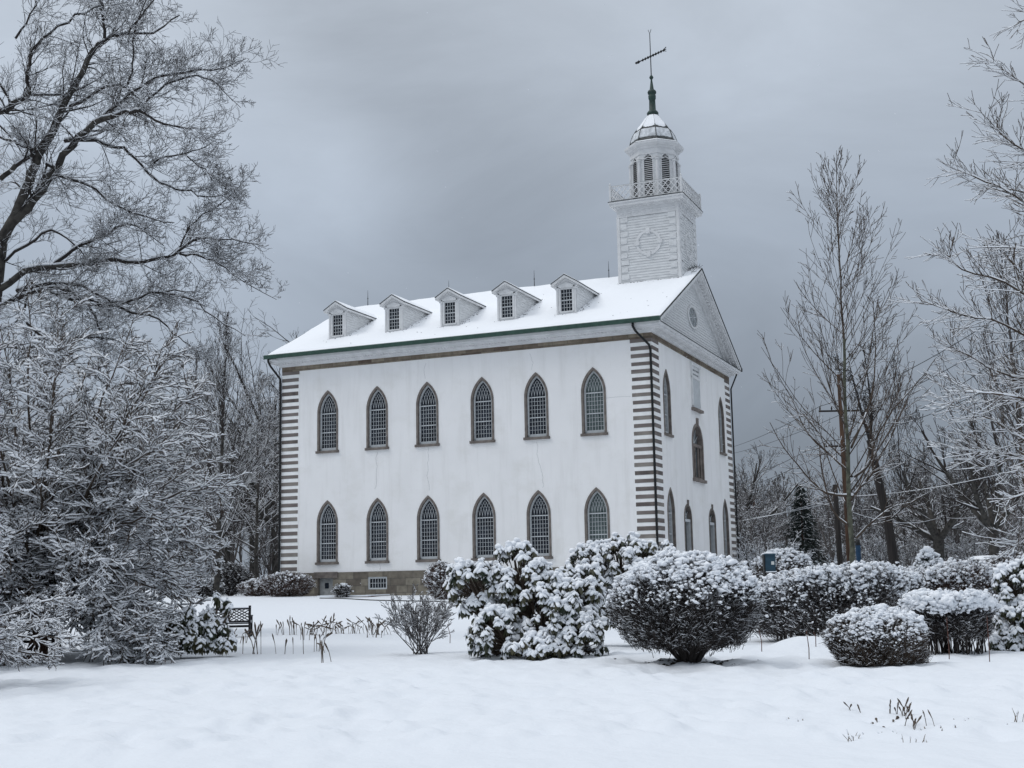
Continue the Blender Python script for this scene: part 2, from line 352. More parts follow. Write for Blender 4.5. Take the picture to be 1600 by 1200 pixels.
# ================================================================== CHURCH
L_, W_ = 24.1, 18.155; YC = W_ / 2
ZT = 12.81; ZFR = 12.51          # frieze band bottom
church = empty('church')
tag(church, 'large white church with striped stone corners, pointed windows and a wooden bell tower', 'church')
def arch_half(w, h, t=0.0, n=10):
    """right half of a pointed arch (from springing to peak), inset t; relative to spring height"""
    R = (w * w + h * h) / (2 * w); cx = w - R; r = R - t; a1 = math.acos(min(1, (R - w) / r))
    return [(cx + r * cos(a1 * i / n), r * sin(a1 * i / n)) for i in range(n + 1)]
def round_half(w, t=0.0, n=10):
    return [((w - t) * cos(pi / 2 * i / n), (w - t) * sin(pi / 2 * i / n)) for i in range(n + 1)]
class Op:      # an opening in a wall sheet
    def __init__(s, x, z0, zs, kind, w, h=None): s.x, s.z0, s.zs, s.kind, s.w, s.h = x, z0, zs, kind, w, h
    def half(s, t=0.0):
        if s.kind == 'gothic': a = arch_half(s.w, s.h, t)
        elif s.kind == 'round': a = round_half(s.w, t)
        else: a = [(s.w - t, 0), (0, 0)]
        return [(s.w - t, s.z0 - s.zs)] + a        # (dx, dz from spring)
def wall_sheet(cols, x0, x1, z0, z1):
    """cols: list of (xa, xb, [openings sorted by z]) tiling x0..x1; returns polygons in (x,z)"""
    polys = []
    for xa, xb, ops in cols:
        if not ops: polys.append([(xa, z0), (xb, z0), (xb, z1), (xa, z1)]); continue
        zc = z0
        cuts = [z0] + [0.5 * ((a.zs + a.half()[-1][1]) + b.z0) for a, b in zip(ops[:-1], ops[1:])] + [z1]
        for o, za, zb in zip(ops, cuts[:-1], cuts[1:]):
            h = [(dx, o.zs + dz) for dx, dz in o.half()]
            polys.append([(o.x, za), (xb, za), (xb, zb), (o.x, zb)] + [(o.x + dx, z) for dx, z in h[::-1]] + [(o.x, o.z0)])
            polys.append([(xa, za), (o.x, za), (o.x, o.z0)] + [(o.x - dx, z) for dx, z in h] + [(o.x, zb), (xa, zb)])
    return polys
GW, GH = 0.735, 1.42
WX = [-20.80, -17.34, -13.95, -10.36, -6.96, -3.48]
side_cols = []; edges = [-L_] + [0.5 * (a + b) for a, b in zip(WX[:-1], WX[1:])] + [0]
ZLS, ZLP, ZUS, ZUP = 0.60, 4.31, 7.37, 11.13
for i, x in enumerate(WX):
    side_cols.append((edges[i], edges[i + 1], [Op(x, ZLS, ZLP - GH, 'gothic', GW - 0.03, GH - 0.03), Op(x, ZUS, ZUP - GH, 'gothic', GW - 0.03, GH - 0.03)]))
wl = MB()
for pl in wall_sheet(side_cols, -L_, 0, 0, ZT): wl.poly([(x, 0, z) for x, z in pl])
YL, YR, YD1, YD2 = 2.667, 15.50, 6.215, 11.948
front_cols = [(0, 4.4, [Op(YL, ZLS, ZLP - GH, 'gothic', GW - 0.03, GH - 0.03), Op(YL, ZUS, ZUP - GH, 'gothic', GW - 0.03, GH - 0.03)]),
              (4.4, 7.45, [Op(YD1, 0.02, 2.72, 'round', 0.82)]),
              (7.45, 10.7, [Op(YC, 5.2, 7.35, 'round', 1.27)]),
              (10.7, 13.7, [Op(YD2, 0.02, 2.72, 'round', 0.82)]),
              (13.7, W_, [Op(YR, ZLS, ZLP - GH, 'gothic', GW - 0.03, GH - 0.03), Op(YR, ZUS, ZUP - GH, 'gothic', GW - 0.03, GH - 0.03)])]
for pl in wall_sheet(front_cols, 0, W_, 0, ZT): wl.poly([(0, y, z) for y, z in pl])
wl.poly([(-L_, 0, 0), (-L_, W_, 0), (-L_, W_, ZT), (-L_, 0, ZT)]); wl.poly([(-L_, W_, 0), (0, W_, 0), (0, W_, ZT), (-L_, W_, ZT)])
wl.build('stucco_wall', M['stucco'], church)
# a closed dark inside so the openings are never see-through
ins = MB(); ins.box((-L_ + 0.55, 0.55, -1.6), (-0.55, W_ - 0.55, ZT - 0.2)); ins.build('inner_wall', M['dark'], church)
# foundation, with the cellar door and cellar window let into it
fd = MB()
def fbox(xa, xb, za, zb): fd.box((xa, -0.045, za), (xb, 0.5, zb))
fbox(-L_ - 0.045, -21.42, -2.2, 0.0); fbox(-20.38, -17.98, -2.2, 0); fbox(-16.68, 0.045, -2.2, 0); fbox(-21.42, -20.38, -0.33, 0); fbox(-17.98, -16.68, -0.32, 0); fbox(-17.98, -16.68, -2.2, -1.05)
fd.box((-0.5, 0.5, -2.2), (0.045, W_ + 0.045, 0.0)); fd.box((-L_ - 0.045, 0.5, -2.2), (-L_ + 0.5, W_ + 0.045, 0)); fd.box((-L_ + 0.5, W_ - 0.5, -2.2), (-0.5, W_ + 0.045, 0))
fd.build('stone_foundation', M['found'], church)
# lintel slab and cellar door
cd_ = MB(); cd_.box((-21.42, 0.16, -2.1), (-20.38, 0.22, -0.33)); o = cd_.build('cellar_door', M['door_grey'], church)
t = MB(); t.box((-21.05, 0.145, -0.95), (-20.78, 0.158, -0.62)); t.build('pane', M['glass'], o)
t = MB(); t.box((-21.70, -0.09, -0.33), (-20.05, -0.047, 0.03)); t.build('lintel', M['frame_stone'], o)
# cellar window
cw = MB(); cw.box((-17.98, 0.0, -1.05), (-17.88, 0.10, -0.32)); cw.box((-16.78, 0.0, -1.05), (-16.68, 0.10, -0.32)); cw.box((-17.88, 0.0, -0.42), (-16.78, 0.10, -0.32)); cw.box((-17.88, -0.01, -1.05), (-16.78, 0.10, -0.96))
o = cw.build('cellar_window', M['sash'], church)
t = MB()
for i in range(1, 6): t.box((-17.88 + i * 1.1 / 6 - 0.013, 0.04, -0.96), (-17.88 + i * 1.1 / 6 + 0.013, 0.07, -0.42))
t.box((-17.88, 0.038, -0.70), (-16.78, 0.072, -0.675)); t.build('muntins', M['sash'], o)
t = MB(); t.box((-17.88, 0.09, -0.96), (-16.78, 0.12, -0.42)); t.build('pane', M['glass'], o)

# ---- pointed window, built once in local axes (x along wall, -y outwards), origin at sill centre
def sweep(op, prof, zlow=None):
    """sweep the profile [(inset, y), ...] round the jambs and arch"""
    mb = MB(); rowsp = []
    for t_, y_ in prof:
        h = op.half(t_)
        pts = [(dx, y_, op.zs + dz) for dx, dz in h] + [(-dx, y_, op.zs + dz) for dx, dz in h[::-1][1:]]
        rowsp.append(pts)
    for a, b in zip(rowsp[:-1], rowsp[1:]):
        for i in range(len(a) - 1): mb.poly([a[i], a[i + 1], b[i + 1], b[i]])
    return mb
def inside(op, t_, x, z):
    """is (x,z) inside the inset outline"""
    dz = z - op.zs
    if dz <= 0: return abs(x) < op.w - t_
    if op.kind == 'gothic':
        R = (op.w ** 2 + op.h ** 2) / (2 * op.w); return math.hypot(abs(x) + R - op.w, dz) < R - t_
    return math.hypot(x, dz) < op.w - t_
def gothic_window(glass):
    Hh = ZUP - ZUS; op = Op(0, 0, Hh - GH, 'gothic', GW, GH)
    st = sweep(op, [(0, 0.05), (0, -0.035), (0.125, -0.035), (0.135, 0.0), (0.135, 0.24)])
    st.box((-GW - 0.07, -0.12, -0.13), (GW + 0.07, 0.10, 0.015)); st.box((-GW + 0.135, 0.1, -0.02), (GW - 0.135, 0.3, 0.04))
    root = st.build('pointed_window', M['frame_stone'], church)
    fr = sweep(op, [(0.137, 0.12), (0.225, 0.12), (0.225, 0.22)])
    fr.box((-GW + 0.137, 0.12, 0.04), (GW - 0.137, 0.22, 0.15)); fr.build('window_frame', M['sash'], root)
    sa = MB(); ti = 0.225; wi = op.w - ti; y0, y1 = 0.165, 0.20; mw = 0.0095
    zsp = op.zs - 0.02; zm = 0.15 + (zsp - 0.15) * 0.46
    sa.box((-wi, y0 - 0.03, zsp - 0.03), (wi, y1, zsp + 0.03)); sa.box((-wi, y0 - 0.03, zm - 0.028), (wi, y1, zm + 0.028)); sa.box((-wi, y0 - 0.02, 0.15), (wi, y1, 0.20))
    for k in range(1, 6): sa.box((-wi + 2 * wi * k / 6 - mw, y0, 0.2), (-wi + 2 * wi * k / 6 + mw, y1 - 0.002, zsp - 0.03))
    for (za, zb, n) in ((0.2, zm, 4), (zm, zsp, 5)):
        for k in range(1, n): z = za + (zb - za) * k / n; sa.box((-wi, y0 + 0.003, z - mw), (wi, y1 - 0.004, z + mw))
    R = (op.w ** 2 + op.h ** 2) / (2 * op.w)
    for k in range(-1, 6):
        for sg in (1, -1):
            pts = []
            x0_ = -wi + 2 * wi * (k + 1) / 6
            for i in range(15):
                a = 0.98 * i / 14; x = x0_ - (R - ti) * (1 - cos(a)) * 1.0; z = op.zs + (R - ti) * sin(a)
                pts.append((sg * x, z, inside(op, ti, sg * x, z)))
            for a, b in zip(pts[:-1], pts[1:]):
                if a[2] and b[2]: sa.bar((a[0], y0 + 0.015, a[1]), (b[0], y0 + 0.015, b[1]), 0.018, 0.018, up=(0, 1, 0))
    sa.build('muntins', M['sash'], root)
    gl = MB(); h = op.half(0.20)
    gl.poly([(dx, 0.205, op.zs + dz) for dx, dz in h] + [(-dx, 0.205, op.zs + dz) for dx, dz in h[::-1][1:]]); gl.build('pane', glass, root)
    return root
gw_dark = gothic_window(M['glass']); gw_pale = gothic_window(M['glass_pale'])
places = [((x, 0, z), 0) for x in WX for z in (ZUS, ZLS)] + [((0, y, z), pi / 2) for y in (YL, YR) for z in (ZUS, ZLS)]
pale = [(-3.48, ZUS), (-3.48, ZLS)]
ud = up_ = False
for loc, rz in places:
    ispale = (loc[0], loc[2]) in pale and rz == 0
    src = gw_pale if ispale else gw_dark
    if ispale and not up_: up_ = True; src.location = loc; src.rotation_euler = (0, 0, rz); src['label'] = 'pointed window with pale curtained glass'; continue
    if not ispale and not ud: ud = True; src.location = loc; src.rotation_euler = (0, 0, rz); continue
    copy_tree(src, church, loc, rz)

# ---- centre front window with three lights, and plaque, doors (local axes then rotated)
op = Op(0, 0, 2.15, 'round', 1.30)
st = sweep(op, [(0, 0.05), (0, -0.05), (0.17, -0.05), (0.17, 0.35)])
st.box((-1.42, -0.16, -0.16), (1.42, 0.2, 0.02)); st.prism([(-0.10, 3.38), (0.10, 3.38), (0.14, 3.78), (-0.14, 3.78)], 1, -0.12, 0.0)
o = st.build('arched_window', M['stone'], church, loc=(0, YC, 5.2), rz=pi / 2)
t = MB()
for x in (-1.02, -0.40, 0.40, 1.02): t.lathe([(0.09, 0.02), (0.07, 0.1), (0.065, 1.95), (0.1, 2.05)], (x, 0.10), 8)
t.box((-1.13, 0.04, 2.0), (1.13, 0.18, 2.18)); t.box((-1.13, 0.05, 0.02), (1.13, 0.2, 0.14)); t.build('columns', M['stone'], o)
t = MB()
for k in range(1, 6):
    a = pi * k / 6; t.bar((0, 0.24, 2.2), (1.1 * cos(a), 0.24, 2.2 + 1.1 * sin(a)), 0.03)
for x in (-0.13, 0.13): t.box((x - 0.015, 0.22, 0.1), (x + 0.015, 0.26, 2.0))
for z in (0.55, 1.0, 1.5): t.box((-0.34, 0.222, z), (0.34, 0.258, z + 0.03))
t.build('muntins', M['sash'], o)
h = op.half(0.17); t = MB(); t.poly([(dx, 0.3, op.zs + dz) for dx, dz in h] + [(-dx, 0.3, op.zs + dz) for dx, dz in h[::-1][1:]]); t.build('pane', M['glass_grey'], o)
def front_door(y):
    op = Op(0, 0, 2.70, 'round', 0.86)
    st = sweep(op, [(0, 0.05), (0, -0.03), (0.13, -0.03), (0.13, 0.42)]); st.prism([(-0.07, 3.5), (0.07, 3.5), (0.10, 3.80), (-0.10, 3.80)], 1, -0.09, -0.02)
    o = st.build('front_door', M['frame_stone'], church, loc=(0, y, 0.02), rz=pi / 2)
    t = MB(); t.box((-0.73, 0.05, 2.52), (0.73, 0.30, 2.68)); t.box((-0.73, 0.06, 0), (-0.64, 0.3, 2.52)); t.box((0.64, 0.06, 0), (0.73, 0.3, 2.52)); t.build('door_frame', M['sash'], o)
    t = MB()
    for k in range(1, 5): a = pi * k / 5; t.bar((0, 0.18, 2.7), (0.71 * cos(a), 0.18, 2.7 + 0.71 * sin(a)), 0.03)
    for k in range(8): a = pi * k / 8; b = pi * (k + 1) / 8; t.bar((0.35 * cos(a), 0.18, 2.7 + 0.35 * sin(a)), (0.35 * cos(b), 0.18, 2.7 + 0.35 * sin(b)), 0.03)
    t.build('fanlight_bars', M['sash'], o)
    h = op.half(0.13); t = MB(); t.poly([(dx, 0.22, 2.70 + dz) for dx, dz in h if dz >= -0.001] + [(-dx, 0.22, 2.70 + dz) for dx, dz in h[::-1][1:] if dz >= -0.001]); t.build('fanlight', M['glass_grey'], o)
    t = MB(); t.box((-0.64, 0.30, 0), (0.64, 0.36, 2.52)); t.box((-0.50, 0.28, 0.25), (-0.08, 0.30, 1.0)); t.box((0.08, 0.28, 0.25), (0.50, 0.30, 1.0)); t.box((-0.50, 0.28, 1.2), (-0.08, 0.30, 2.3)); t.box((0.08, 0.28, 1.2), (0.50, 0.30, 2.3))
    t.build('door_leaf', M['door'], o)
    return o
d = front_door(YD1); copy_tree(d, church, (0, YD2, 0.02), pi / 2)
# inscription plaque above the centre window
pq = MB(); pq.box((-0.78, -0.06, 0.0), (0.78, 0, 2.75)); pq.box((-0.92, -0.10, 0.15), (-0.78, 0, 1.85)); pq.box((0.78, -0.10, 0.15), (0.92, 0, 1.85))
pq.box((-0.92, -0.12, 1.85), (0.92, -0.061, 1.97)); pq.box((-1.08, -0.16, 2.62), (1.08, 0.0, 2.80)); pq.box((-0.98, -0.11, 1.97), (-0.78, -0.0, 2.62)); pq.box((0.78, -0.11, 1.97), (0.98, -0.0, 2.62))
plaque = pq.build('plaque', M['paint'], church, loc=(0, YC, 9.55), rz=pi / 2)
t = MB(); t.box((-1.1, -0.22, -0.16), (1.1, 0, 0.0)); t.build('plaque_sill', M['stone'], plaque)
t = MB(); t.box((-0.76, -0.08, 0.05), (0.76, -0.062, 1.80)); t.build('blank_panel', M['sash'], plaque)
for k, (txt, z_, sz) in enumerate((('HOUSE OF THE LORD', 2.33, 0.155), ('BUILT BY THE CHURCH', 2.08, 0.125))):
    cu = bpy.data.curves.new('lettering', 'FONT'); cu.body = txt; cu.size = sz; cu.align_x = 'CENTER'; cu.extrude = 0.004
    tmp = bpy.data.objects.new('tmp', cu); COL.objects.link(tmp)
    dg = bpy.context.evaluated_depsgraph_get(); me = bpy.data.meshes.new_from_object(tmp.evaluated_get(dg)); bpy.data.objects.remove(tmp)
    lo = bpy.data.objects.new('lettering', me); me.materials.clear(); me.materials.append(M['ink']); COL.objects.link(lo); lo.parent = plaque
    lo.location = (0, -0.068, z_); lo.rotation_euler = (pi / 2, 0, 0)

# ---- quoins
def quoins(wall_pos, axis, lo, hi, outward, name='corner_stones'):
    """stripes on a wall: axis 0 = along x at y=wall_pos, axis 1 = along y at x=wall_pos"""
    mb = MB(); z = ZFR - 0.02; k = 0; pitch = 0.434
    a, b = (lo, hi)
    def bx(a, b, z0, z1, dp, mi):
        if axis == 0: mb.box((a, wall_pos, z0), (b, wall_pos + outward * dp, z1), mi)
        else: mb.box((wall_pos, a, z0), (wall_pos + outward * dp, b, z1), mi)
    bx(a, b, 0.01, ZFR - 0.003, 0.014, 1); bx(a, b, ZFR - 0.21, ZFR - 0.004, 0.026, 0)
    z = 11.97
    while z > 0.2:
        j = 0.014 * rng.uniform(-1, 1); inset = 0.02 + 0.06 * rng.random(); hq = 0.11 + rng.uniform(-.012, .01)
        aa, bb = (a + inset, b) if outward_in else (a, b - inset)
        bx(aa, bb, z - hq + j, z + hq + j, 0.026, rng.choice((0, 0, 2, 3))); z -= pitch
    return mb.build(name, [M['quoin_stone'], M['quoin_white'], M['quoin_b'], M['quoin_c']], church)
outward_in = True; quoins(0, 0, -1.24, 0.02, -1)
outward_in = False; quoins(0, 0, -L_ - 0.02, -L_ + 1.24, -1)
quoins(0, 1, 0.0, 1.30, 1)
outward_in = True; quoins(0, 1, W_ - 1.30, W_ + 0.02, 1)
# ---- frieze of brown stones under the cornice
fz = MB()
fz.box((-L_ - 0.03, -0.03, ZFR), (0.03, 0.0, ZT)); fz.box((0, 0, ZFR), (0.03, W_ + 0.03, ZT)); fz.build('stone_frieze', M['frieze'], church)
# ---- cornice: stepped mouldings along both long sides and across the front
cn = MB(); X0c = -L_ - 0.79
for o_, z0, z1 in ((0.16, ZT, 12.93), (0.30, 12.93, 13.02), (0.62, 13.02, 13.16), (0.70, 13.16, 13.30)):
    cn.box((-L_ - o_, -o_, z0), (o_, W_ + o_, z1))
for i in range(118):
    x = -L_ - 0.1 + i * 0.205; cn.box((x, -0.40, 12.955), (x + 0.11, -0.30, 13.02))
for i in range(88):
    y = -0.1 + i * 0.205; cn.box((0.30, y, 12.955), (0.40, y + 0.11, 13.02))
cn.box((-L_ - 0.5, -0.80, 13.16), (-L_ + 0.0, -0.70, 13.24))
cn.box((X0c + 0.01, -0.695, 13.302), (0.70, 0.02, 13.44)); cn.build('cornice', M['paint'], church)
t = MB(); t.box((0.02, -0.5, 13.303), (0.74, W_ + 0.5, 13.325)); t.build('cornice_flashing', M['dark'], church)
# ---- roof
XTT = -2.05
def blobs0(C, Rx, Ry, Rz):
    v = np.array([(1, 0, 0), (0, 1, 0), (-1, 0, 0), (0, -1, 0), (0, 0, 1), (0, 0, -1)], float); f = np.array([(0, 1, 4), (1, 2, 4), (2, 3, 4), (3, 0, 4), (1, 0, 5), (2, 1, 5), (3, 2, 5), (0, 3, 5)])
    V = v[None] * np.stack([Rx, Ry, Rz], 1)[:, None] * nr.uniform(0.6, 1.3, (len(C), 6, 1)) + C[:, None]; return V.reshape(-1, 3), (f[None] + (np.arange(len(C)) * 6)[:, None, None]).reshape(-1, 3)
SL = 0.498; ZE = 13.52; YE = -0.72; ZR = 18.374
ang = math.atan(SL)
def roofz(y): return ZE + SL * (y - YE) if y <= YC else ZE + SL * (2 * YC - y - YE)
X0, X1 = -L_ - 0.79, 0.79
def clipped_band(mb, x0, x1, top, bot, zmin):
    yt = YE + (zmin - top - ZE) / SL; yb_ = YE + (zmin - bot - ZE) / SL; yt = max(yt, YE + 0.03)
    zt_ = roofz(yt) + top
    pl = [(yb_, zmin), (YC, roofz(YC) + bot), (YC, roofz(YC) + top), (yt, zt_)] + ([(yt, zmin)] if zt_ > zmin + 0.01 else [])
    mb.prism(pl, 0, x0, x1); mb.prism([(2 * YC - y, z) for y, z in pl[::-1]], 0, x0, x1)
def slope_band(mb, x0, x1, top, bot, ya, yb, mi=0):
    """slab following both slopes between vertical offsets bot..top from the roof plane"""
    mb.prism([(ya, roofz(ya) + bot), (YC, roofz(YC) + bot), (YC, roofz(YC) + top), (ya, roofz(ya) + top)], 0, x0, x1, mi)
    yb2 = 2 * YC - ya
    mb.prism([(YC, roofz(YC) + bot), (yb2, roofz(ya) + bot), (yb2, roofz(ya) + top), (YC, roofz(YC) + top)], 0, x0, x1, mi)
rf = MB(); slope_band(rf, X0, X1, 0.0, -0.07, YE, 0); roof = rf.build('roof', M['dark'], church)
# raking cornices at the gable
for xa, xb, out_ in ((0.0, X1, 1), (-L_, X0, -1)):
    rk = MB()
    for dx, tp, bt in ((0.75, -0.072, -0.26), (0.66, -0.262, -0.40), (0.34, -0.402, -0.62), (0.14, -0.622, -0.80)):
        clipped_band(rk, xa, xa + out_ * dx, tp, bt, 13.33)
    n_ = 26
    for sgn in (1, -1):
        for i in range(n_):
            y = 0.4 + i * (YC - 0.9) / n_; yy = y if sgn > 0 else 2 * YC - y; y2 = yy + sgn * 0.2
            z = roofz(y) - 0.402; z2 = roofz(y + 0.2) - 0.402
            rk.prism([(yy, z - 0.085), (y2, z2 - 0.085), (y2, z2), (yy, z)] if sgn > 0 else [(y2, z2 - 0.085), (yy, z - 0.085), (yy, z), (y2, z2)], 0, xa + out_ * 0.345, xa + out_ * 0.52)
    rk.build('raking_cornice', M['paint'], church)
# tympanum of clapboards
def clap(mb, quad, z0, z1, dz, lip, xr):
    """saw-tooth boards; quad(a, z, out) -> 3D point; xr(z) -> (a0, a1) extent"""
    z = z0
    while z < z1 - 1e-4:
        zt = min(z + dz, z1); a0, a1 = xr(z); b0, b1 = xr(zt)
        mb.poly([quad(a0, z, lip), quad(a1, z, lip), quad(b1, zt, 0.004), quad(b0, zt, 0.004)])
        mb.poly([quad(a0, z, 0), quad(a1, z, 0), quad(a1, z, lip), quad(a0, z, lip)])
        z = zt
for xp, sg in ((0.0, 1), (-L_, -1)):
    ty = MB()
    clap(ty, lambda a, z, o_: (xp + sg * o_, a, z), 13.30, ZR - 0.3, 0.17, 0.035, lambda z: (max(YE, (z - ZE) / SL + YE) , min(2 * YC - YE, 2 * YC - ((z - ZE) / SL + YE))))
    tym = ty.build('pediment', M['board'], church)
    if sg == 1:
        ow = MB(); n_ = 28; ey, ez = 1.22, 0.74
        for i in range(n_):
            a, b = 2 * pi * i / n_, 2 * pi * (i + 1) / n_
            for (k0, o0, k1, o1) in ((1.0, 0.02, 1.0, 0.10), (1.0, 0.10, 0.84, 0.10), (0.84, 0.10, 0.82, 0.03)):
                q_ = lambda k, o_, an: (o_, YC + k * ey * cos(an), 15.33 + k * ez * sin(an))
                ow.poly([q_(k0, o0, a), q_(k0, o0, b), q_(k1, o1, b), q_(k1, o1, a)])
        o = ow.build('oval_window', M['paint'], church)
        t = MB(); t.poly([(0.035, YC + 0.85 * ey * cos(2 * pi * i / 28), 15.33 + 0.85 * ez * sin(2 * pi * i / 28)) for i in range(28)]); t.build('pane', M['glass_grey'], o)
        t = MB()
        for k in range(4): a = pi * k / 4 + 0.3; t.bar((0.05, YC - ey * 0.83 * cos(a), 15.33 - ez * 0.83 * sin(a)), (0.05, YC + ey * 0.83 * cos(a), 15.33 + ez * 0.83 * sin(a)), 0.03)
        t.build('muntins', M['sash'], o)
# snow lying on the roof, one lumpy blanket per slope
def roof_snow(ya, yb, nx=160, ny=44, name='roof_snow'):
    xs = np.linspace(X0 + 0.05, X1 - 0.05, nx); u = np.linspace(0, 1, ny)
    Xg, Ug = np.meshgrid(xs, u); Yg = ya + (yb - ya) * Ug
    edge = -0.03 + 0.10 * vnoise(Xg * 1.3, Xg * 0 + 2, 3) + 0.07 * vnoise(Xg * 4.1, Xg * 0 + 5, 3)
    Yg = Yg + (1 - Ug) * np.where(yb > ya, 1, -1) * (0.09 + edge)
    Zr = ZE + SL * (np.where(Yg <= YC, Yg, 2 * YC - Yg) - YE)
    th = 0.10 + 0.07 * vnoise(Xg * 0.6, Yg * 0.8, 1) + 0.035 * vnoise(Xg * 2.4, Yg * 2.8, 2)
    rim = np.minimum(np.minimum(Xg - X0 - 0.05, X1 - 0.05 - Xg), Ug * 9) ; th = th * np.clip(0.1 + rim * 6, 0, 1)
    V = np.stack([Xg, Yg, Zr + th], -1).reshape(-1, 3)
    i = (np.arange(ny - 1)[:, None] * nx + np.arange(nx - 1)[None, :]).ravel()
    f = np.stack([i, i + 1, i + nx + 1, i + nx], 1)
    if yb < ya: f = f[:, ::-1]
    return mesh_np(name, V, [f], [M['snow_roof']], roof, smooth=True)
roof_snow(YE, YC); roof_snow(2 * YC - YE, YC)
mp_ = []
for xd in (-21.0, -16.95, -13.1, -9.30, -5.50):
    for i in range(34): u = rng.random(); mp_.append((xd + 0.66 + abs(rng.gauss(0, .16)), 1.5 + 3.9 * u))
    for i in range(9): mp_.append((xd + rng.uniform(-.8, .8), 1.42 - abs(rng.gauss(0, .1))))
for i in range(60): mp_.append((rng.uniform(-24, 0.3), rng.uniform(-.3, 8)))
for i in range(60): mp_.append((XTT + rng.uniform(-2.1, 2.1), YC - 2.0 - abs(rng.gauss(0, .12))))
mp_ = np.array([(x, y, roofz(y) + 0.115 + 0.07 * float(vnoise(x * 0.6, y * 0.8, 1)) + 0.035 * float(vnoise(x * 2.4, y * 2.8, 2))) for x, y in mp_]); g_ = nr.uniform(0.012, 0.045, len(mp_))
Vm, Fm = blobs0(mp_, g_ * 1.3, g_, g_ * 0.35); mesh_np('roof_melt_specks', Vm, [Fm], [M['dark']], roof, True)  # small dark blobs as melt specks in the roof snow
# gutter
gt = MB(); gt.prism([(-0.70, 13.31), (-0.93, 13.27), (-0.97, 13.49), (-0.93, 13.53), (-0.70, 13.53)], 0, X0 - 0.02, X1 + 0.0); gt.build('gutter', M['green'], church)
gt = MB(); gt.prism([(2 * YC + 0.70, 13.31), (2 * YC + 0.93, 13.27), (2 * YC + 0.95, 13.50), (2 * YC + 0.70, 13.50)], 0, X0, X1); gt.build('gutter', M['dark'], church)
def downspout(x, yy=-1, xo=0.0, m_='black'):
    t = MB(); t.tube([(x, -0.80, 13.35), (x, -0.80, 13.12), (x + 0.1 * xo, -0.62, 12.85), (x + 0.72 * xo, -0.14, 12.1), (x + 0.78 * xo, -0.10, 11.8), (x + 0.78 * xo, -0.10, -1.3)], 0.068, 8)
    return t.build('downspout', M[m_], church, smooth=True)
downspout(-0.80, xo=0.98, m_='black'); downspout(-L_ - 0.55, xo=0.62, m_='black')
t = MB(); t.tube([(0.55, W_ + 0.3, 13.1), (0.12, W_ + 0.08, 12.0), (0.12, W_ + 0.08, -1.3)], 0.055, 8); t.build('downspout', M['black'], church, smooth=True)
# hairline cracks in the stucco
for (x0_, z0_, z1_) in ((-13.9, 7.2, 4.5), (-17.3, 7.1, 4.7), (-7.0, 7.1, 4.4), (-14.0, 12.25, 11.2), (-7.3, 12.25, 11.2), (-17.2, 0.45, 0.03)):
    pts = []; x = x0_; z = z0_
    while z > z1_: pts.append((x, -0.002, z)); x += rng.uniform(-0.09, 0.085); z -= rng.uniform(0.12, 0.3)
    t = MB(); t.tube(pts, 0.008, 3); t.build('wall_crack', M['crack'], church)
t = MB(); t.tube([(-3.0, -0.002, 9.3), (-2.2, -0.002, 9.34), (-1.3, -0.002, 9.31)], 0.007, 3); t.build('wall_crack', M['crack'], church)
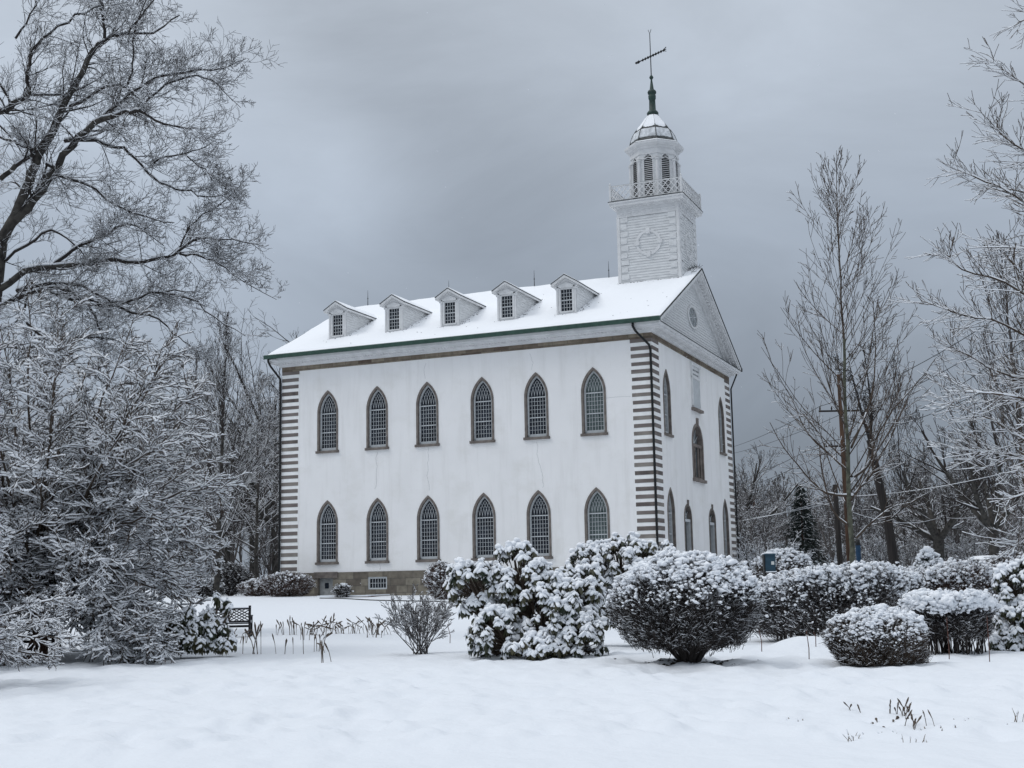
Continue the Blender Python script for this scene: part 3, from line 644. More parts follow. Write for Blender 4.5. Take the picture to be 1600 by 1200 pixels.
# ---- dormers
def dormer():
    YF = 1.48; hw = 0.62; zb = 14.55; ze = 16.46; zp = 16.98; ew = 0.86; yf = YF - 0.34
    b = MB()
    # front wall frame round the window
    gx = 0.345; gz0, gz1 = 14.86, 16.17
    b.box((-hw, YF, zb - 0.1), (-gx, YF + 0.12, ze)); b.box((gx, YF, zb - 0.1), (hw, YF + 0.12, ze)); b.box((-gx, YF, gz1), (gx, YF + 0.12, ze)); b.box((-gx, YF, zb - 0.1), (gx, YF + 0.12, gz0))
    b.box((-hw - 0.07, YF - 0.12, zb - 0.03), (hw + 0.07, YF, zb + 0.12)); b.box((-gx - 0.08, YF - 0.05, gz0 - 0.09), (gx + 0.08, YF, gz0))
    for sx in (-1, 1):
        b.box((sx * (gx + 0.02), YF - 0.04, gz0), (sx * (gx + 0.14), YF - 0.0, gz1 + 0.05)); b.box((sx * (hw - 0.12), YF - 0.05, zb + 0.12), (sx * (hw - 0.0), YF - 0.001, ze - 0.15)); b.box((sx * (hw - 0.16), YF - 0.1, ze - 0.30), (sx * (hw + 0.05), YF - 0.0, ze - 0.12))
    b.prism([(-0.56, gz1 + 0.10), (0.56, gz1 + 0.10), (0.56, gz1 + 0.17), (0, gz1 + 0.42), (-0.56, gz1 + 0.17)], 1, YF - 0.10, YF - 0.001)
    b.prism([(-ew + 0.05, ze - 0.03), (-hw, ze - 0.10), (hw, ze - 0.10), (ew - 0.05, ze - 0.03), (0, zp - 0.07)], 1, YF - 0.03, YF + 0.1)
    root = b.build('dormer', M['paint'], church)
    # clapboarded cheeks
    c = MB()
    for sx in (-1, 1):
        z = zb
        while z < ze - 0.02:
            zt = min(z + 0.15, ze); y1 = (z - ZE) / SL + YE; y2 = (zt - ZE) / SL + YE
            c.poly([(sx * (hw + 0.02), YF + 0.0, z), (sx * (hw + 0.02), max(y1, YF) + 0.05, z), (sx * (hw + 0.002), y2 + 0.05, zt), (sx * (hw + 0.002), YF, zt)])
            c.poly([(sx * hw, YF, z), (sx * hw, max(y1, YF) + 0.05, z), (sx * (hw + 0.02), max(y1, YF) + 0.05, z), (sx * (hw + 0.02), YF, z)]); z = zt
    c.build('cheek_boards', M['board'], root)
    yr = (zp - ZE) / SL + YE; ye = (ze - ZE) / SL + YE
    r = MB(); s_ = MB(); sf = MB()
    for sx in (-1, 1):
        # roof slab (dark edge), white fascia and soffit under it, snow above
        A = (sx * ew, yf, ze); B = (0, yf, zp); C_ = (0, yr + 0.1, zp); D = (sx * ew, ye + 0.1, ze)
        def off(p, dz, k=1.0, dy=0.0): return (p[0] * k, p[1] + dy, p[2] + dz)
        def slab(mb, lo, hi, k=1.0, dy=0.0):
            a = [off(A, lo, k, dy), off(B, lo, k, dy), off(C_, lo, k), off(D, lo, k)]; b_ = [off(A, hi, k, dy), off(B, hi, k, dy), off(C_, hi, k), off(D, hi, k)]
            mb.poly(a); mb.poly(b_[::-1])
            for i in range(4): j = (i + 1) % 4; mb.poly([a[i], a[j], b_[j], b_[i]])
        slab(r, 0.0, 0.045); slab(sf, -0.13, -0.002, 0.985, 0.02); slab(s_, 0.047, 0.10, 0.95, 0.05)
    r.build('dormer_roof', M['dark'], root); sf.build('eaves_board', M['paint'], root); s_.build('snow', M['snow_roof'], root)
    g = MB(); g.box((-gx, YF + 0.08, gz0), (gx, YF + 0.10, gz1)); g.build('pane', M['glass'], root)
    sh = MB(); zm = 0.5 * (gz0 + gz1); sh.box((-gx, YF + 0.02, zm - 0.03), (gx, YF + 0.08, zm + 0.03))
    for k in range(1, 4): sh.box((-gx + gx * 2 * k / 4 - 0.012, YF + 0.04, gz0), (-gx + gx * 2 * k / 4 + 0.012, YF + 0.075, gz1))
    for k in (1, 2, 4, 5): z = gz0 + (gz1 - gz0) * k / 6; sh.box((-gx, YF + 0.042, z - 0.012), (gx, YF + 0.073, z + 0.012))
    sh.build('muntins', M['sash'], root)
    return root
dd = dormer()
for i, x in enumerate((-21.0, -16.95, -13.1, -9.30, -5.50)):
    if i == 0: dd.location = (x, 0, 0)
    else: copy_tree(dd, church, (x, 0, 0))
for x in (-23.12, -16.83, -10.56, -5.37):
    t = MB(); t.tube([(x, YC, ZR), (x, YC, ZR + 0.6), (x, YC, ZR + 1.2)], [0.03, 0.02, 0.008], 5); t.lathe([(0.02, ZR + 0.55), (0.05, ZR + 0.6), (0.02, ZR + 0.65)], (x, YC), 6); t.build('lightning_rod', M['black'], church)
# ---- tower
XT = -2.05; TA = 1.97; TC = (XT, YC); ZB = 16.6; ZU = 21.72
tb = MB()
FACES = [((0, -1), (1, 0)), ((1, 0), (0, 1)), ((0, 1), (-1, 0)), ((-1, 0), (0, -1))]
def fp(face, a, z, o_): n, u = FACES[face]; return (XT + n[0] * (TA + o_) + u[0] * a, YC + n[1] * (TA + o_) + u[1] * a, z)
for k in range(4): clap(tb, lambda a, z, o_: fp(k, a, z, o_), ZB, ZU, 0.17, 0.04, lambda z: (-TA, TA))
tower = tb.build('bell_tower', M['board'], church)
def fbx(mb, k, a0, a1, z0, z1, o0, o1):
    p = [fp(k, a0, z0, o0), fp(k, a1, z1, o1)]; mb.box(p[0], p[1])
t = MB()
for k in range(4):
    for s_ in (-1, 1): fbx(t, k, s_ * (TA - 0.14), s_ * (TA + 0.030 + 0.002 * k), ZB, ZU, -0.02, 0.060 + 0.003 * k)
    fbx(t, k, -TA - 0.03, TA + 0.03, ZU, 22.22, -0.05, 0.045); fbx(t, k, -TA - 0.03, TA + 0.03, ZU, ZU + 0.06, 0.0, 0.075)
    for a in np.linspace(-1.7, 1.7, 8): fbx(t, k, a - 0.13, a + 0.13, ZU + 0.22, ZU + 0.30, 0.0, 0.10)
t.build('corner_boards', M['paint'], tower)
for k in range(4):
    t = MB()
    for s_ in (-1, 1):
        z = ZB + 0.2; i = 0
        while z < ZU - 0.3:
            wq = 0.50 if i % 2 == 0 else 0.42; fbx(t, k, s_ * (TA - 0.17), s_ * (TA - 0.17 - wq), z, z + 0.31, 0.0, 0.062); z += 0.46; i += 1
    t.build('corner_blocks', M['board'], tower)
for k in range(4):
    t = MB(); n_ = 26
    for i in range(n_):
        a, b = 2 * pi * i / n_, 2 * pi * (i + 1) / n_
        R1, R0, zc = 0.82, 0.66, 19.93
        for (r0, o0, r1, o1) in ((R1, 0.0, R1, 0.07), (R1, 0.07, R0, 0.07), (R0, 0.07, R0, 0.0)):
            t.poly([fp(k, r0 * cos(a), zc + r0 * sin(a), o0), fp(k, r0 * cos(b), zc + r0 * sin(b), o0), fp(k, r1 * cos(b), zc + r1 * sin(b), o1), fp(k, r1 * cos(a), zc + r1 * sin(a), o1)])
    for dx, dz in ((1, 0), (-1, 0), (0, 1), (0, -1)):
        w2, h2 = (0.17, 0.12) if dx else (0.12, 0.17)
        fbx(t, k, dx * 0.74 - w2, dx * 0.74 + w2, zc + dz * 0.74 - h2, zc + dz * 0.74 + h2, 0.0, 0.12)
    t.build('ring_ornament', M['paint'], tower)
t = MB()
for o_, z0, z1 in ((0.12, 22.22, 22.33), (0.26, 22.33, 22.42), (0.44, 22.42, 22.60), (0.50, 22.60, 22.70)):
    a = TA + o_ - 0.05; t.box((XT - a, YC - a, z0), (XT + a, YC + a, z1))
t.build('tower_cornice', M['paint'], tower)
t = MB(); a = TA + 0.47; t.box((XT - a, YC - a, 22.703), (XT + a, YC + a, 22.735)); t.build('balcony_floor', M['dark'], tower)
# balustrade
bz0, bz1 = 22.74, 23.72; BA = 2.30
t = MB()
for sx in (-1, 1):
    for sy in (-1, 1):
        x, y = XT + sx * BA, YC + sy * BA; t.box((x - 0.06, y - 0.06, bz0), (x + 0.06, y + 0.06, bz1 + 0.10)); t.lathe([(0.02, bz1 + 0.1), (0.06, bz1 + 0.16), (0.05, bz1 + 0.22), (0.01, bz1 + 0.26)], (x, y), 8)
for n, u in FACES:
    def bp(a, z): return (XT + n[0] * BA + u[0] * a, YC + n[1] * BA + u[1] * a, z)
    e_ = BA - 0.06
    t.bar(bp(-e_, bz1), bp(e_, bz1), 0.07, 0.045); t.bar(bp(-e_, bz0 + 0.08), bp(e_, bz0 + 0.08), 0.05, 0.04)
    npn = 6
    for i in range(npn):
        a0 = -e_ + 2 * e_ * i / npn; a1 = -e_ + 2 * e_ * (i + 1) / npn; za, zb_ = bz0 + 0.10, bz1 - 0.02; am = (a0 + a1) / 2; zm = (za + zb_) / 2
        t.bar(bp(a0, za), bp(a1, zb_), 0.045, 0.045); t.bar(bp(a1, za), bp(a0, zb_), 0.05, 0.04)
        t.bar(bp(am, za), bp(a0, zm), 0.04, 0.035); t.bar(bp(am, za), bp(a1, zm), 0.042, 0.036); t.bar(bp(a0, zm), bp(am, zb_), 0.04, 0.035); t.bar(bp(a1, zm), bp(am, zb_), 0.042, 0.036)
t.build('balustrade', M['paint'], tower)
t = MB(); 
for n, u in FACES:
    def bp(a, z): return (XT + n[0] * BA + u[0] * a, YC + n[1] * BA + u[1] * a, z)
    t.bar(bp(-BA, bz1 + 0.035), bp(BA, bz1 + 0.035), 0.06, 0.02)
t.build('handrail', M['door_grey'], tower)
# octagonal belfry
RO = 1.46 / cos(pi / 8); ang8 = [pi / 8 + k * pi / 4 for k in range(8)]
ow_, oh_, zs_, zbl = 0.27, 0.42, 25.40, 23.05
bf = MB(); dk = MB(); pil = MB(); LOU = []
apo = 1.42; hwf = apo * math.tan(pi / 8)
for k in range(8):
    th = k * pi / 4; n = (cos(th), sin(th)); u = (-sin(th), cos(th))
    def op_(a, z, o_): return (XT + n[0] * (apo + o_) + u[0] * a, YC + n[1] * (apo + o_) + u[1] * a, z)
    hf = arch_half(ow_, oh_); lou = MB(); LOU.append(lou)
    bf.poly([op_(a, z, 0) for a, z in [(0, 22.73), (hwf, 22.73), (hwf, 26.25), (0, 26.25)] + [(dx, zs_ + dz) for dx, dz in hf[::-1]] + [(ow_, zbl), (0, zbl)]])
    bf.poly([op_(a, z, 0) for a, z in [(-hwf, 22.73), (0, 22.73), (0, zbl), (-ow_, zbl)] + [(-dx, zs_ + dz) for dx, dz in hf] + [(0, 26.25), (-hwf, 26.25)]])
    dk.poly([op_(-hwf * .8, 23.0, -0.16), op_(hwf * .8, 23.0, -0.16), op_(hwf * .8, 26, -0.16), op_(-hwf * .8, 26, -0.16)])
    z = zbl + 0.05
    while z < zs_ + oh_ - 0.06:
        ww = ow_ if z <= zs_ else max(0.04, [dx for dx, dz in hf if dz <= z - zs_ + 0.02][-1])
        lou.poly([op_(-ww, z, 0.0), op_(ww, z, 0.0), op_(ww, z + 0.062, -0.09), op_(-ww, z + 0.062, -0.09)])
        lou.poly([op_(-ww, z - 0.02, 0.0), op_(ww, z - 0.02, 0.0), op_(ww, z, 0.0), op_(-ww, z, 0.0)]); z += 0.125
    # arch moulding round the louvre
    pts = [(dx, zs_ + dz) for dx, dz in arch_half(ow_ + 0.05, oh_ + 0.08)]
    al = [(ow_ + 0.05, zbl)] + pts + [(-dx, z) for dx, z in pts[::-1][1:]] + [(-ow_ - 0.05, zbl)]
    for a, b in zip(al[:-1], al[1:]): pil.bar(op_(a[0], a[1], 0.015), op_(b[0], b[1], 0.015), 0.06, 0.05)
    # corner pilaster
    ac = th + pi / 8; c_ = (XT + RO * 0.985 * cos(ac), YC + RO * 0.985 * sin(ac)); pil.lathe([(0.13, 22.73), (0.13, 22.95), (0.10, 22.97), (0.095, 25.35), (0.14, 25.42), (0.14, 25.5)], c_, 8)
    # scalloped arcade board above
    for i in range(6):
        a0 = -hwf + 2 * hwf * i / 6; a1 = a0 + hwf / 3; pil.bar(op_(a0, 25.62 - 0.10 * abs(sin(pi * i / 3)), 0.03), op_(a1, 25.62 - 0.10 * abs(sin(pi * (i + 1) / 3)), 0.03), 0.08, 0.05)
belf = bf.build('belfry', M['board'], tower)
# sub-part level is already used by tower children: keep belfry pieces under the tower
[q_.build('louvre', M['paint'], tower) for q_ in LOU]; dk.build('louvre_backing', M['black'], tower); pil.build('pilasters', M['paint'], tower)
t = MB(); c8 = 1 / cos(pi / 8)
t.lathe([(1.47 * c8, 25.85), (1.47 * c8, 25.92), (1.44 * c8, 25.92), (1.44 * c8, 26.20), (1.52 * c8, 26.22), (1.56 * c8, 26.32), (1.66 * c8, 26.36), (1.76 * c8, 26.48), (1.78 * c8, 26.60), (1.70 * c8, 26.62), (0.5, 26.62)], TC, 8, rot=0.5)
t.build('belfry_cornice', M['paint'], tower)
DP = [(1.42, 26.60), (1.42, 26.82), (1.37, 27.05), (1.24, 27.45), (1.05, 27.78), (0.85, 28.05), (0.65, 28.32), (0.48, 28.58), (0.36, 28.76), (0.26, 28.86)]
t = MB(); t.lathe([(1.74 * c8, 26.60), (1.74 * c8, 26.635), (1.60 * c8, 26.66)] + [(r * c8, z) for r, z in DP], TC, 8, rot=0.5)
for k in range(8):
    a = pi / 8 + k * pi / 4; t.tube([(XT + (r * c8 + 0.02) * cos(a), YC + (r * c8 + 0.02) * sin(a), z) for r, z in DP], 0.035, 5)
t.build('dome', M['dome'], tower)
def dome_r(z):
    for (r0, z0), (r1, z1) in zip(DP[:-1], DP[1:]):
        if z0 <= z <= z1: return r0 + (r1 - r0) * (z - z0) / (z1 - z0)
    return DP[-1][0]
def dome_snow(zlo, zhi, off, wave, m_, seed, nseg=12):
    t = MB(); rs = random.Random(seed)
    for k in range(8):
        th = k * pi / 4; n = (cos(th), sin(th)); u = (-sin(th), cos(th)); cols = []
        for i in range(nseg + 1):
            f = -0.97 + 1.94 * i / nseg; zl = zlo + wave * (f * f) * rs.uniform(0.5, 1.1) + rs.uniform(0, 0.05); col = []
            for j in range(7):
                z = zl + (zhi - zl) * j / 6; ap = dome_r(z) + off * (0.3 if j == 0 else 1); a = f * ap * math.tan(pi / 8)
                col.append((XT + n[0] * ap + u[0] * a, YC + n[1] * ap + u[1] * a, z + 0.01))
            cols.append(col)
        for i in range(nseg):
            for j in range(6): t.poly([cols[i][j], cols[i + 1][j], cols[i + 1][j + 1], cols[i][j + 1]])
    return t.build('dome_snow', m_, tower, smooth=True)
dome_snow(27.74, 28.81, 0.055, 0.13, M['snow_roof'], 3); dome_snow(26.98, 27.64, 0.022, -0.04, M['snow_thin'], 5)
t = MB(); t.lathe([(1.73 * c8, 26.64), (1.66 * c8, 26.70), (1.50 * c8, 26.77), (1.40 * c8, 26.80)], TC, 8, rot=0.5); t.build('cornice_snow', M['snow_roof'], tower)
t = MB(); t.lathe([(0.24, 28.78), (0.36, 28.86), (0.38, 29.02), (0.30, 29.14), (0.22, 29.20), (0.20, 29.9), (0.24, 30.0), (0.25, 30.2), (0.20, 30.26), (0.27, 30.34), (0.29, 30.44), (0.24, 30.55), (0.14, 30.62), (0.07, 31.15), (0.05, 31.3), (0.09, 31.35), (0.14, 31.44), (0.09, 31.56), (0.03, 31.62), (0.01, 31.8)], TC, 16)
t.build('finial', M['copper'], tower, smooth=True)
t = MB(); t.tube([(XT, YC, 31.6), (XT, YC, 34.4), (XT, YC, 34.5)], [0.035, 0.025, 0.02], 6)
t.bar((XT, YC, 34.45), (XT - 0.10, YC, 34.75), 0.025); t.bar((XT, YC, 34.45), (XT + 0.10, YC, 34.75), 0.025); t.build('spire_rod', M['black'], tower)
tv = RR * 0.62 - H * 0.78; tv[2] = 0; tv /= np.linalg.norm(tv); tv = Vector(tv); c_ = Vector((XT, YC, 32.9)); t = MB()
side = Vector((0, 0, 1))
t.bar(c_ - tv * 1.2, c_ + tv * 1.3, 0.06)
t.poly([c_ - tv * 1.38, c_ - tv * 1.08 + side * 0.13, c_ - tv * 1.0, c_ - tv * 1.08 - side * 0.13]); t.bar(c_ - tv * 1.38, c_ - tv * 1.05, 0.11)
for k in range(-3, 6): t.lathe([(0.02, c_.z - 0.10), (0.11 - 0.008 * abs(k), c_.z), (0.02, c_.z + 0.10)], tuple((c_ + tv * 0.24 * k)[:2]), 6)
for s_ in (-1, 0, 1): t.bar(c_ + tv * 1.12, c_ + tv * 1.42 + side * 0.14 * s_, 0.04)
t.build('weathervane', M['black'], tower)
# flashing and leaf debris where the tower meets the roof
t = MB()
for i in range(46):
    a = rng.uniform(-1, 1); x = XT + TA + rng.uniform(0.05, 0.75); y = YC - rng.uniform(0.0, 1.9) * rng.random(); z = roofz(y) + 0.10
    d_ = Vector((rng.uniform(-1, 1), rng.uniform(-1, 1), rng.uniform(-0.2, 0.7))).normalized() * rng.uniform(0.15, 0.4); t.tube([(x, y, z), (x + d_.x, y + d_.y, z + abs(d_.z))], 0.012, 3)
t.build('twig_debris', M['dark'], tower)

# ================================================================== VEGETATION TOOLS
def vn(a):
    l = sqrt(a[0] * a[0] + a[1] * a[1] + a[2] * a[2]) or 1e-9; return (a[0] / l, a[1] / l, a[2] / l)
def perp(d, R):
    a = (R.uniform(-1, 1), R.uniform(-1, 1), R.uniform(-1, 1)); k = a[0] * d[0] + a[1] * d[1] + a[2] * d[2]
    return vn((a[0] - k * d[0], a[1] - k * d[1], a[2] - k * d[2]))
def tilt(d, ang, R, flat=0.0):
    p = perp(d, R)
    if flat: p = vn((p[0], p[1], p[2] * (1 - flat)))
    c, s = cos(ang), sin(ang); return vn((d[0] * c + p[0] * s, d[1] * c + p[1] * s, d[2] * c + p[2] * s))
class Cfg:
    def __init__(s, **k):
        s.n = (6, 5, 4, 3); s.kids = (6, 5, 4, 0); s.ratio = (0.6, 0.55, 0.5); s.ang = (0.8, 0.8, 0.8); s.wig = (0.12, 0.18, 0.25, 0.3)
        s.up = (0.02, 0.04, 0.05, 0.05); s.taper = 0.35; s.start = 0.25; s.rr = 0.5; s.rmin = 0.006; s.flat = 0.0; s.kden = 0; s.curl = 0.0; s.shape = 0.55
        for a, b in k.items(): setattr(s, a, b)
def grow(out, p, d, L, r, lv, c, R, last):
    n = c.n[lv]; step = L / n; wg = c.wig[lv]; up = c.up[lv]
    nk = c.kids[lv] if lv < last else 0
    cu = c.curl; cx, cy, cz_ = R.uniform(-cu, cu), R.uniform(-cu, cu), R.uniform(-cu, cu) * 0.7
    if c.kden and nk: nk = min(nk, max(1, int(L * c.kden + R.random())))
    kid_at = sorted(R.uniform(c.start if lv else c.start * 0.6, 1.0) for _ in range(nk)); ki = 0; rr = r
    for i in range(n):
        d = vn((d[0] + cx + R.uniform(-wg, wg), d[1] + cy + R.uniform(-wg, wg), d[2] + cz_ + R.uniform(-wg, wg) * 0.8 + up))
        q = (p[0] + d[0] * step, p[1] + d[1] * step, p[2] + d[2] * step)
        r1 = max(c.rmin, r * (1 - (1 - c.taper) * (i + 1) / n))
        out.append((p[0], p[1], p[2], q[0], q[1], q[2], rr, r1, lv))
        while ki < nk and kid_at[ki] <= (i + 1) / n:
            f = kid_at[ki]; u = f * n - i; ki += 1
            kp = (p[0] + (q[0] - p[0]) * u, p[1] + (q[1] - p[1]) * u, p[2] + (q[2] - p[2]) * u)
            kd = tilt(d, c.ang[lv] * R.uniform(0.7, 1.25), R, c.flat)
            grow(out, kp, kd, L * c.ratio[lv] * R.uniform(0.7, 1.2) * (1 - c.shape * f), max(c.rmin, rr * c.rr * R.uniform(0.7, 1.1)), lv + 1, c, R, last)
        p = q; rr = r1
def limb(out, pts, r0, r1, c, R, kids, klen, klr=0.45, last=3, lv0=1, start=0.1, wob=0.0):
    """hand-placed limb through world points, with procedural side branches"""
    pts = [tuple(map(float, p)) for p in pts]
    fine = []
    for a, b in zip(pts[:-1], pts[1:]):
        for k in range(3): f = k / 3; fine.append(tuple(a[i] + (b[i] - a[i]) * f for i in range(3)))
    fine.append(pts[-1]); fine = [fine[0]] + [tuple((fine[i - 1][k] + 2 * fine[i][k] + fine[i + 1][k]) / 4 + R.uniform(-wob, wob) for k in range(3)) for i in range(1, len(fine) - 1)] + [fine[-1]]
    n = len(fine) - 1
    for i in range(n):
        a, b = fine[i], fine[i + 1]; ra = r0 + (r1 - r0) * i / n; rb = r0 + (r1 - r0) * (i + 1) / n
        out.append((*a, *b, ra, rb, 0))
    for _ in range(kids):
        f = R.uniform(start, 1.0) ; j = min(n - 1, int(f * n)); u = f * n - j; a, b = fine[j], fine[j + 1]
        kp = tuple(a[k] + (b[k] - a[k]) * u for k in range(3)); d = vn(tuple(b[k] - a[k] for k in range(3)))
        rr = r0 + (r1 - r0) * f
        grow(out, kp, tilt(d, R.uniform(0.5, 1.1), R, c.flat), klen * R.uniform(0.5, 1.15) * (1 - 0.45 * f), max(c.rmin, rr * klr), lv0, c, R, last)
def tubes_np(S, k):
    """S rows p0 p1 r0 r1 -> vertices, quads"""
    p0 = S[:, 0:3]; p1 = S[:, 3:6]; r0 = S[:, 6]; r1 = S[:, 7]; d = p1 - p0; ln = np.linalg.norm(d, axis=1, keepdims=True) + 1e-9; d = d / ln
    p1 = p1 + d * np.minimum(r1[:, None] * 0.5, ln * 0.3)
    ref = np.where(np.abs(d[:, 2:3]) > 0.9, np.array([[1.0, 0, 0]]), np.array([[0, 0, 1.0]]))
    u = np.cross(d, ref); u /= np.linalg.norm(u, axis=1, keepdims=True) + 1e-9; v = np.cross(d, u)
    a = np.arange(k) * 2 * pi / k; ca = np.cos(a)[None, :, None]; sa = np.sin(a)[None, :, None]
    ring = u[:, None, :] * ca + v[:, None, :] * sa
    A = p0[:, None, :] + ring * r0[:, None, None]; B = p1[:, None, :] + ring * r1[:, None, None]
    V = np.concatenate([A, B], 1).reshape(-1, 3); n = len(S); base = (np.arange(n) * 2 * k)[:, None]
    j = np.arange(k); j2 = (j + 1) % k
    F = np.stack([base + j, base + j2, base + k + j2, base + k + j], -1).reshape(-1, 4)
    return V, F
def add_tubes(name, S, mats, parent, k=4, thick=None, smooth=True):
    if thick is None:
        V, F = tubes_np(S, k); return mesh_np(name, V, [F], mats, parent, smooth)
    big = S[S[:, 6] > thick]; sm = S[S[:, 6] <= thick]
    V1, F1 = tubes_np(big, 8) if len(big) else (np.zeros((0, 3)), np.zeros((0, 4), int)); V2, F2 = tubes_np(sm, k) if len(sm) else (np.zeros((0, 3)), np.zeros((0, 4), int))
    return mesh_np(name, np.concatenate([V1, V2]), [np.concatenate([F1, F2 + len(V1)])], mats, parent, smooth)
def snow_segs(S, prob=0.8, wmin=0.012, wmul=0.9, hmul=0.9, maxr=1.0, slope=0.8):
    """white ridges of snow lying along the upper side of every branch that is flat enough"""
    p0 = S[:, 0:3]; p1 = S[:, 3:6]; d = p1 - p0; ln = np.linalg.norm(d, axis=1) + 1e-9; sl = np.abs(d[:, 2]) / ln
    keep = (sl < slope) & (nr.random(len(S)) < prob) & (S[:, 6] < maxr); T = S[keep].copy(); sl = sl[keep]
    m_ = nr.uniform(0.6, 1.25, len(T)) * (1.1 - 0.6 * sl)
    r0 = np.maximum(T[:, 6] * wmul, wmin) * m_; r1 = np.maximum(T[:, 7] * wmul, wmin) * m_ * nr.uniform(0.8, 1.1, len(T))
    T[:, 2] += T[:, 6] * 0.8 + r0 * 0.35 * hmul; T[:, 5] += T[:, 7] * 0.8 + r1 * 0.35 * hmul; T[:, 6] = r0; T[:, 7] = r1
    return T
def tree_obj(name, segs, base, bark, label, cat, group=None, trunk_r=0.06, snow=None, k=4, twig=None, sk=3):
    """segments in world (or local) coordinates -> Empty with trunk, crown and snow children"""
    S = np.array(segs, dtype=float); b = np.asarray(base, dtype=float); S[:, 0:3] -= b; S[:, 3:6] -= b
    root = empty(name, tuple(b)); tag(root, label, cat, group)
    tr = S[:, 6] > trunk_r
    if tr.any(): add_tubes('trunk', S[tr], [bark], root, 8)
    add_tubes('crown', S[~tr], [twig or bark], root, k)
    if snow is not None:
        T = snow_segs(S, **snow)
        if len(T): add_tubes('snow', T, [M['snow_fine']], root, sk)
    return root
# lumps: many small irregular blobs merged into one mesh
def ico(sub):
    import bmesh
    bm = bmesh.new(); bmesh.ops.create_icosphere(bm, subdivisions=sub, radius=1.0); bm.verts.ensure_lookup_table()
    v = np.array([x.co[:] for x in bm.verts]); f = np.array([[x.index for x in fc.verts] for fc in bm.faces]); bm.free(); return v, f
ICO = {1: ico(1), 2: ico(2)}
def blobs(C, Rx, Ry, Rz, sub=1, jit=0.22, axis=None, tilt_=None):
    """C (n,3) centres; radii arrays; random yaw (or given axis yaw)"""
    v, f = ICO[sub]; n = len(C); a = nr.uniform(0, 2 * pi, n) if axis is None else axis
    J = 1 + nr.uniform(-jit, jit, (n, len(v), 1)); W = v[None] * J
    W = W * np.stack([Rx, Ry, Rz], 1)[:, None, :]
    if tilt_ is not None:
        ct, st_ = np.cos(tilt_)[:, None], np.sin(tilt_)[:, None]; x0, z0 = W[..., 0] * ct - W[..., 2] * st_, W[..., 0] * st_ + W[..., 2] * ct; W = np.stack([x0, W[..., 1], z0], -1)
    ca, sa = np.cos(a)[:, None], np.sin(a)[:, None]
    X = W[..., 0] * ca - W[..., 1] * sa; Y = W[..., 0] * sa + W[..., 1] * ca
    V = np.stack([X, Y, W[..., 2]], -1) + C[:, None, :]
    F = f[None] + (np.arange(n) * len(v))[:, None, None]
    return V.reshape(-1, 3), F.reshape(-1, 3)

